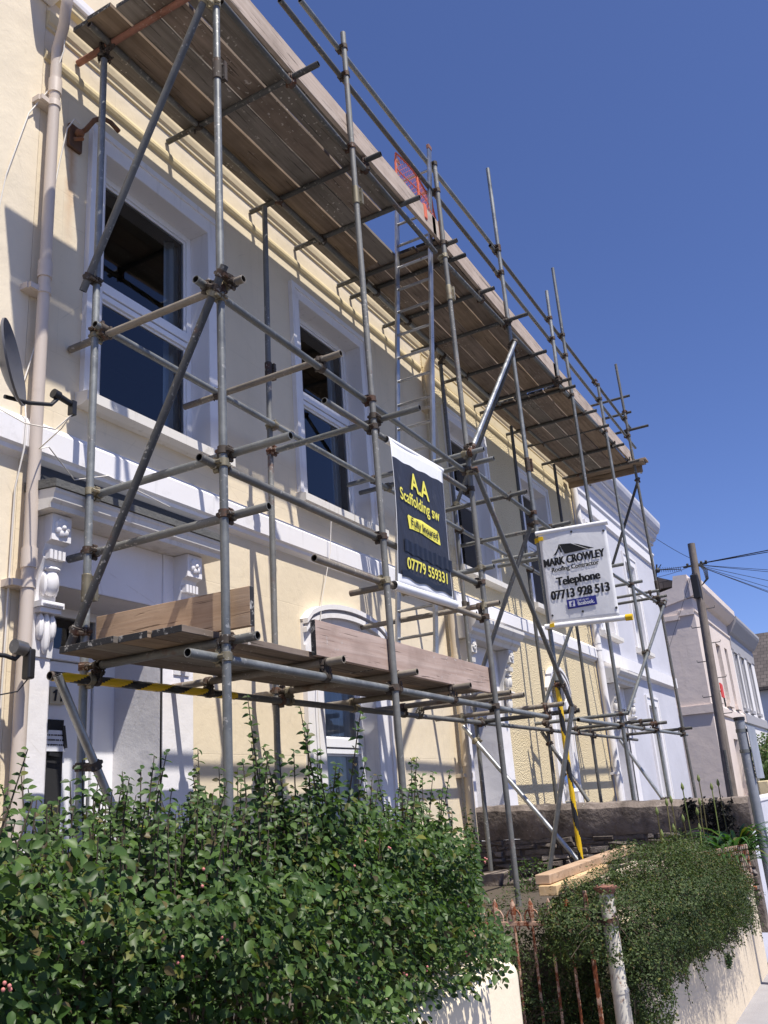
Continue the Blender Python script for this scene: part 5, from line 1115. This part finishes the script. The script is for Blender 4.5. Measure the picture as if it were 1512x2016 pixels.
# gate and its post
GP = thing('gate_post', 'round cast iron gate post with peeling cream paint and a rusty cap', 'gate post', (4.75, 1.4, 0))
mb = MB(); mb.tube([(4.75, 1.40, 0.0), (4.75, 1.40, 0.72), (4.75, 1.40, 0.725), (4.748, 1.40, 0.735), (4.745, 1.40, 0.74), (4.74, 1.40, 1.17)], 0.055, 18, rr=[0.043, 0.040, 0.043, 0.043, 0.038, 0.036]); mb.build('shaft', 'postpaint', GP, smooth=40)
mb = MB(); mb.tube([(4.74, 1.40, 1.165), (4.74, 1.40, 1.175), (4.74, 1.40, 1.19), (4.74, 1.40, 1.20), (4.74, 1.40, 1.205)], 0.07, 18, rr=[0.038, 0.046, 0.058, 0.058, 0.042]); mb.build('cap', 'redtube', GP, smooth=40)
mb = MB(); mb.tube([(4.738, 1.40, 1.02), (4.738, 1.40, 1.055)], 0.043, 14); mb.tube([(4.74, 1.42, 1.04), (4.73, 1.50, 1.02), (4.73, 1.52, 1.05)], 0.013, 8); mb.tube([(4.69, 1.47, 0.985), (4.69, 1.47, 1.03)], 0.02, 8); mb.build('hinge', 'rust', GP, smooth=40)
GT = thing('iron_gate', 'rusty wrought iron gate standing open, half swallowed by leaves', 'gate', (4.72, 1.9, 0.25))
gx = 4.71
mb = MB(); mb.box(gx - 0.007, gx + 0.007, 1.50, 2.30, 1.024, 1.046); mb.build('rail', 'gatepaint', GT, bevel=0.003); mb = MB(); mb.box(gx - 0.012, gx + 0.012, 1.50, 2.30, 0.32, 0.35); mb.build('rail', 'gatepaint', GT, bevel=0.003)
mb = MB(); mb.box(gx - 0.009, gx + 0.009, 1.490, 1.510, 0.25, 1.185); mb.build('stile', 'gatepaint', GT, bevel=0.004); mb = MB(); mb.box(gx - 0.014, gx + 0.014, 2.285, 2.313, 0.25, 1.13); mb.build('stile', 'gatepaint', GT, bevel=0.004)
for k in range(7):
    y = 1.60 + 0.098 * k; mb = MB(); mb.tube([(gx, y, 0.33), (gx, y, 1.05)], 0.0075, 8); mb.tube([(gx, y, 1.05), (gx, y, 1.09), (gx, y, 1.125), (gx, y, 1.155)], 0.01, 8, rr=[0.008, 0.017, 0.014, 0.002]); mb.build('bar', 'gatepaint', GT, smooth=40)
    if k < 6:
        mb = MB()
        for s in (1, -1):
            pts = [(gx, y + 0.049 + s * (0.046 - 0.022 * t / 6 + 0.016 * math.sin(t * 0.9)), 1.055 + 0.05 * math.sin(t * 0.55)) for t in range(9)]; mb.tube(pts, 0.005, 5)
        mb.build('scroll', 'gatepaint', GT, smooth=40)
# road sign post
SP = thing('sign_post', 'grey steel sign post on the pavement, seen from behind with its clips', 'sign post', (8.85, 1.15, 0))
mb = MB(); mb.tube([(8.86, 1.15, 0.0), (8.83, 1.155, 2.18)], 0.044, 16); mb.build('post', 'greypost', SP, smooth=40)
mb = MB(); mb.tube([(8.83, 1.155, 2.17), (8.83, 1.155, 2.20)], 0.05, 16); mb.build('cap', 'blackplastic', SP, smooth=40)
for z in (2.08, 1.90): mb = MB(); mb.tube([(8.833, 1.155, z - 0.015), (8.833, 1.155, z + 0.015)], 0.049, 16); mb.box(8.87, 8.90, 1.095, 1.125, z - 0.015, z + 0.015); mb.build('clip', 'steel', SP, smooth=40)
mb = MB(); mb.box(8.80, 9.30, 1.092, 1.099, 1.66, 2.12); mb.build('plate', 'greypost', SP)

# ------------------------------------------------------------------ plants
def leaf_cloud(name, P, N, T, size, mat, parent, fold=0.25, width=0.62, detail=True):
    # P positions, N leaf normals, T direction from stalk to tip; each leaf is an ovate blade folded along its rib
    N = N / np.linalg.norm(N, axis=1, keepdims=True); T = T - N * np.sum(T * N, axis=1, keepdims=True); T = T / np.maximum(1e-6, np.linalg.norm(T, axis=1, keepdims=True)); B = np.cross(N, T)
    S = size[:, None]
    if detail: prof = [(0.0, 0.0), (0.22, 0.40), (0.5, 0.5), (0.78, 0.30), (1.0, 0.0)]
    else: prof = [(0.0, 0.0), (0.45, 0.5), (1.0, 0.0)]
    V = []; rows = len(prof)
    for t, w in prof:
        curl = -0.18 * t * t
        mid = P + T * S * t + N * S * curl; V.append(mid)
        if 0 < t < 1: V.append(mid + (B * w * width + N * (w * fold)) * S); V.append(mid + (-B * w * width + N * (w * fold)) * S)
    K = len(V); V = np.stack(V, 1).reshape(-1, 3); n = len(P); F = []
    if detail: f0 = [(0, 1, 2, 2)]
    tri = []
    if detail:
        # indices: 0 base; 1,2,3 ; 4,5,6 ; 7,8,9 ; 10 tip  (mid, left, right)
        quads = [(1, 2, 5, 4), (1, 4, 6, 3), (4, 5, 8, 7), (4, 7, 9, 6)]; tri = [(0, 2, 1), (0, 1, 3), (7, 8, 10), (7, 10, 9)]
    else:
        quads = []; tri = [(0, 2, 1), (0, 1, 3), (1, 2, 4), (1, 4, 3)]
    base = (np.arange(n) * K)[:, None]
    loops = np.concatenate([np.concatenate([base + np.array(q)[None] for q in quads], 1) if quads else np.zeros((n, 0), int), np.concatenate([base + np.array(q)[None] for q in tri], 1)], 1)
    cnt = [4] * len(quads) + [3] * len(tri); me = bpy.data.meshes.new(name)
    me.vertices.add(len(V)); me.vertices.foreach_set('co', V.ravel().astype(np.float32))
    L = loops.ravel(); me.loops.add(len(L)); me.loops.foreach_set('vertex_index', L.astype(np.int32))
    tot = np.tile(cnt, n); st = np.concatenate([[0], np.cumsum(tot)[:-1]]); me.polygons.add(len(tot)); me.polygons.foreach_set('loop_start', st.astype(np.int32)); me.polygons.foreach_set('loop_total', tot.astype(np.int32))
    me.update(calc_edges=True); me.validate(); me.polygons.foreach_set('use_smooth', [True] * len(me.polygons)); me.materials.append(MAT[mat])
    o = bpy.data.objects.new(name, me); COL.objects.link(o)
    if parent is not None: attach(o, parent)
    return o

# big leafy hedge behind the front wall
HG = thing('hedge', 'large leafy dark green hedge filling the foreground, with tall loose shoots along its top', 'hedge', (1.8, 1.7, 0.8))
def hedge_top(x, y):
    w = 0.05 * np.sin(x * 5.1 + y * 2) + 0.035 * np.sin(x * 11.3 + 1.3) + 0.03 * np.sin(y * 9 + x * 3)
    base = np.interp(x, [0.2, 1.2, 2.2, 2.9, 3.3, 3.55, 3.8, 4.0], [1.575, 1.585, 1.62, 1.60, 1.55, 1.42, 1.24, 1.08])
    return base + w - 0.05 * np.abs((y - 1.62) / 0.4) ** 2
P = []; N = []; T = []; S = []
n_try = 105000
x = RNG.uniform(0.25, 3.95, n_try); y = RNG.uniform(1.17, 2.12, n_try); top = hedge_top(x, y)
zlow = np.where(y < 1.42, np.interp(x, [0.2, 2.5, 2.9, 3.15, 3.5, 3.9], [1.12, 1.07, 1.09, 1.13, 1.12, 1.0]), 0.92)
z = zlow + (top - zlow) * RNG.uniform(0, 1, n_try) ** 0.85
front = 1.26 + 0.05 * np.sin(x * 6.3 + z * 4) + 0.05 * np.sin(x * 2.3 + z * 9) - 0.05 * (z > 1.15) + np.interp(x, [0, 3.3, 4.0], [0, 0, 0.22]) + 0.16 * np.clip(np.sin(x * 14 + z * 6 + 1) * np.sin(z * 19 - x * 5) + 0.45 * np.sin(x * 33 - z * 9) * np.sin(z * 37 + x * 11) - 0.12, 0, 1)
depth = np.minimum(y - front, top - z); clump = np.sin(x * 9 + 1) * np.sin(y * 11) * np.sin(z * 10 + 2) + 0.6 * np.sin(x * 23) * np.sin(z * 21 + y * 7)
x_end = 3.02 + (y - 1.25) * 1.75 - np.maximum(0, z - 1.15) * 0.55 + 0.06 * np.sin(z * 19 + y * 13)
keep = (x < x_end) & (y > front - 0.02) & (depth < 0.30) & (RNG.uniform(0, 1, n_try) < np.clip(1.0 - depth * 1.6, 0.2, 1)) & (clump > -0.62 + 0.8 * (depth > 0.1) * RNG.uniform(0, 1, n_try) - 0.5)
x, y, z, depth = x[keep], y[keep], z[keep], depth[keep]; k = len(x); PP = np.stack([x, y, z], 1)
out = np.stack([RNG.normal(0, 0.55, k), -0.55 + RNG.normal(0, 0.5, k), 0.75 + RNG.normal(0, 0.45, k)], 1)
tip = np.stack([RNG.normal(0, 0.8, k), -0.5 + RNG.normal(0, 0.6, k), -0.25 + RNG.normal(0, 0.5, k)], 1)
P.append(PP); N.append(out); T.append(tip); S.append(np.clip(RNG.lognormal(-3.88, 0.30, k), 0.010, 0.036))
# shoots
stems = MB(); shoots = []
for k in range(330):
    sx = RNG.uniform(0.5, 3.5); sy = RNG.uniform(1.38, 2.0); ht = hedge_top(np.array([sx]), np.array([sy]))[0]
    if sx > 2.78 + (sy - 1.25) * 1.75: continue
    lens = RNG.uniform(0.02, 0.11) if k % 4 else RNG.uniform(0.09, 0.23)
    shoots.append((sx, sy, ht, lens))
for sx, sy, ln in ((1.38, 1.62, 0.26), (1.44, 1.6, 0.24), (1.55, 1.66, 0.19), (1.33, 1.55, 0.17), (1.66, 1.6, 0.2), (1.75, 1.65, 0.12), (2.20, 1.62, 0.27), (2.05, 1.7, 0.12), (2.55, 1.6, 0.14), (3.2, 1.6, 0.2), (3.32, 1.66, 0.16), (3.3, 1.72, 0.2), (3.4, 1.8, 0.14), (2.95, 1.6, 0.12)): shoots.append((sx, sy, hedge_top(np.array([sx]), np.array([sy]))[0], ln))
for k in range(150):
    sx = RNG.uniform(0.55, 1.9); sy = RNG.uniform(1.4, 2.0); shoots.append((sx, sy, hedge_top(np.array([sx]), np.array([sy]))[0], RNG.uniform(0.04, 0.15)))
lp, ln_, lt, ls = [], [], [], []
for sx, sy, ht, lens in shoots:
    dx, dy = RNG.normal(0, 0.10), RNG.normal(-0.05, 0.10); z0 = ht - 0.30; L = lens + 0.30; pts = []
    for q in range(6): t = q / 5; pts.append((sx + dx * t * L + 0.02 * math.sin(t * 3 + sx * 9), sy + dy * t * L, z0 + L * t))
    stems.tube(pts, 0.0025, 5, rr=[0.004, 0.0035, 0.003, 0.0025, 0.002, 0.0012])
    nl = int(L / 0.0165); ph = RNG.uniform(0, 6)
    for q in range(nl):
        t = (q + 1) / nl; i = min(4, int(t * 5)); u = t * 5 - i; c = [pts[i][a] * (1 - u) + pts[i + 1][a] * u for a in range(3)]
        for s in (0, math.pi):
            if RNG.uniform() < 0.18: continue
            A = ph + s + (q % 2) * math.pi / 2 + RNG.normal(0, 0.3); d = np.array([math.cos(A), math.sin(A), 0.15 + RNG.normal(0, 0.4)]); lp.append(c); lt.append(d); ln_.append([RNG.normal(0, .55) - 0.3, RNG.normal(0, .4) - 0.45, 0.75]); ls.append((0.040 - 0.018 * t) * RNG.uniform(0.7, 1.15))
P.append(np.array(lp)); N.append(np.array(ln_)); T.append(np.array(lt)); S.append(np.array(ls))
leaf_cloud('foliage', np.concatenate(P), np.concatenate(N), np.concatenate(T), np.concatenate(S), 'leaf', HG)
for k in range(260):
    sx = RNG.uniform(0.3, 3.2); sy = RNG.uniform(1.55, 2.0); ht = hedge_top(np.array([sx]), np.array([sy]))[0]; ex = RNG.normal(0, 0.08); ey = RNG.normal(-0.04, 0.07)
    stems.tube([(sx, sy, 0.8), (sx + ex * 0.4, sy + ey * 0.4, 1.1), (sx + ex * 0.8, sy + ey * 0.8, 1.35), (sx + ex, sy + ey, ht - 0.02)], 0.004, 5, rr=[0.008, 0.006, 0.004, 0.002])
stems.build('stems', 'bark', HG, smooth=60)
fl = MB()
for k in range(26):
    sx = RNG.uniform(0.6, 2.9); sz = RNG.uniform(1.15, 1.58); sy = 1.24 + RNG.uniform(-0.03, 0.06)
    for q in range(int(RNG.integers(1, 5))): fl.ball((sx + RNG.normal(0, .008), sy + RNG.normal(0, .008), sz + RNG.normal(0, .008)), 0.0034, 6, 4)
o = fl.build('berries', 'flower', HG, smooth=60); o['kind'] = 'stuff'

# trailing small-leaved shrub over the retaining wall
SH = thing('shrub', 'dense dark small-leaved shrub trailing over the cream retaining wall and through the gate', 'shrub', (5.8, 1.5, 0.8))
def blob(cx, cy, cz, rx, ry, rz, n, twig=0.25):
    d = RNG.normal(0, 1, (n, 3)); d /= np.linalg.norm(d, axis=1, keepdims=True); r = 1 - np.abs(RNG.normal(0, 0.16, n)); 
    lump = 1 + 0.16 * np.sin(d[:, 0] * 5 + cx * 3) * np.sin(d[:, 1] * 6 + cy) + 0.12 * np.sin(d[:, 2] * 9 + cx) + 0.08 * np.sin(d[:, 0] * 15) * np.sin(d[:, 2] * 14)
    return np.stack([cx + d[:, 0] * rx * r * lump, cy + d[:, 1] * ry * r * lump, cz + d[:, 2] * rz * r * lump], 1), d
BL = [(5.0, 1.45, 1.02, 0.65, 0.30, 0.24, 9000), (5.7, 1.40, 1.02, 0.85, 0.34, 0.31, 20000), (6.4, 1.38, 1.00, 0.85, 0.34, 0.31, 20000), (7.1, 1.38, 0.92, 0.80, 0.30, 0.29, 16000), (7.75, 1.36, 0.78, 0.5, 0.24, 0.22, 7000),
      (5.4, 1.32, 0.86, 0.55, 0.14, 0.24, 8000), (6.2, 1.30, 0.84, 0.6, 0.13, 0.22, 7000), (4.95, 1.32, 0.72, 0.22, 0.12, 0.28, 4500), (6.9, 1.30, 0.76, 0.45, 0.11, 0.18, 3500),
      (4.95, 2.0, 0.72, 0.18, 0.42, 0.40, 11000), (4.98, 1.85, 0.40, 0.2, 0.4, 0.4, 8000), (5.0, 1.52, 0.72, 0.22, 0.18, 0.36, 8000), (5.0, 1.5, 0.32, 0.2, 0.16, 0.32, 5000), (4.9, 1.62, 1.02, 0.30, 0.16, 0.18, 6500), (4.66, 1.58, 0.99, 0.14, 0.12, 0.13, 2500), (4.68, 1.95, 0.55, 0.08, 0.3, 0.26, 2500)]
P = []; N = []
for b in BL: p, d = blob(*b); P.append(p); N.append(d)
P = np.concatenate(P); Nn = np.concatenate(N)
k = len(P); gapf = np.sin(P[:, 0] * 21) * np.sin(P[:, 2] * 25 + P[:, 1] * 9) + 0.5 * np.sin(P[:, 0] * 47 + P[:, 2] * 40); keep = gapf > -0.75 + RNG.uniform(-0.3, 0.3, k)
front_clear = ~((P[:, 1] < 1.2) & (P[:, 2] < 0.4))
P = P[keep & front_clear]; Nn = Nn[keep & front_clear]; k = len(P)
# trailing sprays below the main mass
sp, sn, stw = [], [], MB()
for q in range(95):
    x0 = RNG.uniform(4.9, 8.0); z0 = np.interp(x0, [4.9, 6, 7, 8.0], [0.80, 0.80, 0.76, 0.70]); y0 = 1.33 + RNG.uniform(-0.14, 0.03); L = RNG.uniform(0.08, 0.26); dx = RNG.normal(0.25, 0.4); pts = []
    for t in range(6): pts.append((x0 + dx * L * t / 5, y0 - 0.02 * t / 5, z0 - L * (t / 5) ** 1.2))
    stw.tube(pts, 0.0016, 4)
    for t in range(int(L / 0.006)):
        u = RNG.uniform(0, 4.999); i = int(u); f = u - i; sp.append([pts[i][a] * (1 - f) + pts[i + 1][a] * f + RNG.normal(0, 0.008) for a in range(3)]); sn.append([RNG.normal(0, 1), -0.8, 0.6])
P = np.concatenate([P, np.array(sp)]); Nn = np.concatenate([Nn, np.array(sn)]); k = len(P)
leaf_cloud('foliage', P, Nn + RNG.normal(0, 0.55, (k, 3)) + np.array([0, 0, 0.45]), RNG.normal(0, 1, (k, 3)) + np.array([0, -0.3, 0.2]), RNG.uniform(0.010, 0.022, k), 'tiny', SH, detail=False, width=0.55)
for q in range(420):
    b = BL[int(RNG.integers(0, len(BL)))]; d = RNG.normal(0, 1, 3); d /= np.linalg.norm(d); e = (b[0] + d[0] * b[3] * 1.02, b[1] + d[1] * b[4] * 1.02, b[2] + d[2] * b[5] * 1.02)
    stw.tube([(b[0] + d[0] * b[3] * .3, b[1] + d[1] * b[4] * .3, b[2] + d[2] * b[5] * .2), ((b[0] + e[0]) / 2 + d[0] * .1, (b[1] + e[1]) / 2, (b[2] + e[2]) / 2 + 0.03), e], 0.002, 4)
stw.build('twigs', 'bark', SH)

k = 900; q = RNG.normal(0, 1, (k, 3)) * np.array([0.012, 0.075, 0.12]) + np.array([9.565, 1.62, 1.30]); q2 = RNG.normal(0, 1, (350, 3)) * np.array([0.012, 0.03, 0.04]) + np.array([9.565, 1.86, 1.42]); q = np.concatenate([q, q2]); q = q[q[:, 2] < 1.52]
leaf_cloud('dark_patch', q, RNG.normal(0, 1, q.shape) + np.array([-1, 0, .4]), RNG.normal(0, 1, q.shape), RNG.uniform(0.02, 0.05, len(q)), 'darkflake', PW, detail=False)  # near-black flakes making up an irregular dark patch on the wall end
# strap-leaved clumps and tall bud stalks
def strap_clump(name, c, n, L, label, cat, w=0.016, droop=1.0, upright=0.6, mat='strap'):
    mb = MB()
    for k in range(n):
        A = RNG.uniform(0, 2 * math.pi); l = L * RNG.uniform(0.6, 1.1); pr = []; el = upright + RNG.uniform(-0.25, 0.25); hx, hy = math.cos(A), math.sin(A); p = np.array([c[0] + hx * 0.03, c[1] + hy * 0.03, c[2]]); ang = min(1.5, el + 0.5)
        for q in range(9):
            wd = w * math.sin(math.pi * min(1, 0.18 + 0.82 * (1 - q / 8))) * (1 - (q / 8) ** 3); s = np.array([-hy, hx, 0]) * wd
            pr.append((p - s, p + np.array([0, 0, -wd * 0.3]), p + s)); p = p + np.array([hx * math.cos(ang), hy * math.cos(ang), math.sin(ang)]) * l / 8; ang -= droop * (0.12 + 0.05 * q)
        i = len(mb.v)
        for a, b, d in pr: mb.v += [tuple(a), tuple(b), tuple(d)]
        for q in range(8):
            for a in (0, 1): mb.f.append((i + 3 * q + a, i + 3 * q + a + 1, i + 3 * q + 3 + a + 1, i + 3 * q + 3 + a)); mb.mi.append(0)
    return mb.build(name, mat, smooth=60)
ST = thing('strap_leaved_plant', 'clump of long arching strap leaves spilling over the wall at the right edge', 'plant', (8.7, 1.5, 0.85))
o = strap_clump('leaves', (8.45, 1.38, 0.88), 90, 0.62, '', '', 0.020, 1.15, 0.8); attach(o, ST)
o = strap_clump('leaves', (8.85, 1.37, 0.88), 90, 0.68, '', '', 0.021, 1.1, 0.95); attach(o, ST)
BP = thing('bud_plant', 'tall thin stalks topped with closed green buds in front of the stone wall', 'plant', (8.2, 1.75, 0.85))
for sx, sy, ht in ((7.75, 1.75, 1.20), (7.8, 1.78, 1.27), (8.1, 1.85, 1.44), (8.1, 1.72, 1.30), (8.2, 1.80, 1.50), (8.35, 1.78, 1.52), (8.4, 1.7, 1.36), (8.5, 1.68, 1.62), (8.55, 1.62, 1.27), (8.6, 1.60, 1.48), (8.7, 1.58, 1.68), (8.7, 1.64, 1.40), (8.8, 1.5, 1.60), (8.9, 1.45, 1.63), (8.05, 1.68, 1.18)):
    mb = MB(); bd = MB(); b = RNG.normal(0, 0.05); pts = [(sx + b * t * t, sy + RNG.normal(0, 0.003), 0.84 + (ht - 0.84) * t) for t in (0, 0.25, 0.5, 0.75, 1.0)]; mb.tube(pts, 0.005, 6); q = pts[-1]
    bd.tube([(q[0], q[1], q[2] - 0.012), (q[0], q[1], q[2] + 0.008), (q[0], q[1], q[2] + 0.03), (q[0], q[1], q[2] + 0.055)], 0.012, 8, rr=[0.006, 0.015, 0.012, 0.002])
    so = mb.build('stalk', 'bud', BP, smooth=60); bd.build('bud', 'bud', so, smooth=60)

for c in ((8.15, 1.72, 0.86), (8.5, 1.62, 0.86), (8.35, 1.75, 0.86)): o = strap_clump('leaves', c, 26, 0.34, '', '', 0.013, 0.7, 0.9); attach(o, BP)
def leafy(name, c, r, n, size, mat, label, cat, stalks=0, h=0.0):
    t = thing(name, label, cat, (c[0], c[1], c[2] - r[2]))
    d = RNG.normal(0, 1, (n, 3)); d /= np.linalg.norm(d, axis=1, keepdims=True); q = RNG.uniform(0.35, 1, n)[:, None] ** 0.6 * (1 + 0.2 * np.sin(d[:, :1] * 7) * np.sin(d[:, 2:] * 6)); p = np.array(c) + d * np.array(r) * q
    leaf_cloud('foliage', p, d + RNG.normal(0, .5, (n, 3)) + np.array([0, 0, .5]), RNG.normal(0, 1, (n, 3)), RNG.uniform(0.6, 1.2, n) * size, mat, t, detail=False)
    mb = MB()
    for k in range(12): A = RNG.uniform(0, 6.28); mb.tube([(c[0], c[1], c[2] - r[2]), (c[0] + r[0] * .6 * math.cos(A), c[1] + r[1] * .6 * math.sin(A), c[2] + r[2] * .5)], max(0.002, r[2] * 0.012), 5)
    mb.build('stems', 'bark', t); return t
leafy('wall_weed', (7.55, 1.385, 0.40), (0.07, 0.03, 0.05), 160, 0.022, 'strap', 'small bright green weed growing from the foot of the cream wall', 'weed')
leafy('wall_weed', (8.35, 1.385, 0.55), (0.05, 0.025, 0.04), 70, 0.02, 'strap', 'tiny green weed higher up the cream wall, near the sign post', 'weed')
leafy('garden_weed', (9.0, 4.0, 1.18), (0.10, 0.08, 0.42), 420, 0.035, 'leaf', 'tall green weed growing beside the inner scaffold pole by the stone wall', 'weed')
leafy('garden_weed', (8.5, 3.2, 0.95), (0.25, 0.25, 0.16), 500, 0.03, 'leaf', 'low green weeds around the foot of the outer scaffold pole', 'weed')
leafy('bush', (33, 3.3, 2.2), (3.2, 0.9, 0.9), 5200, 0.13, 'leaf', 'dark green bush in front of the white house at the far right', 'bush')
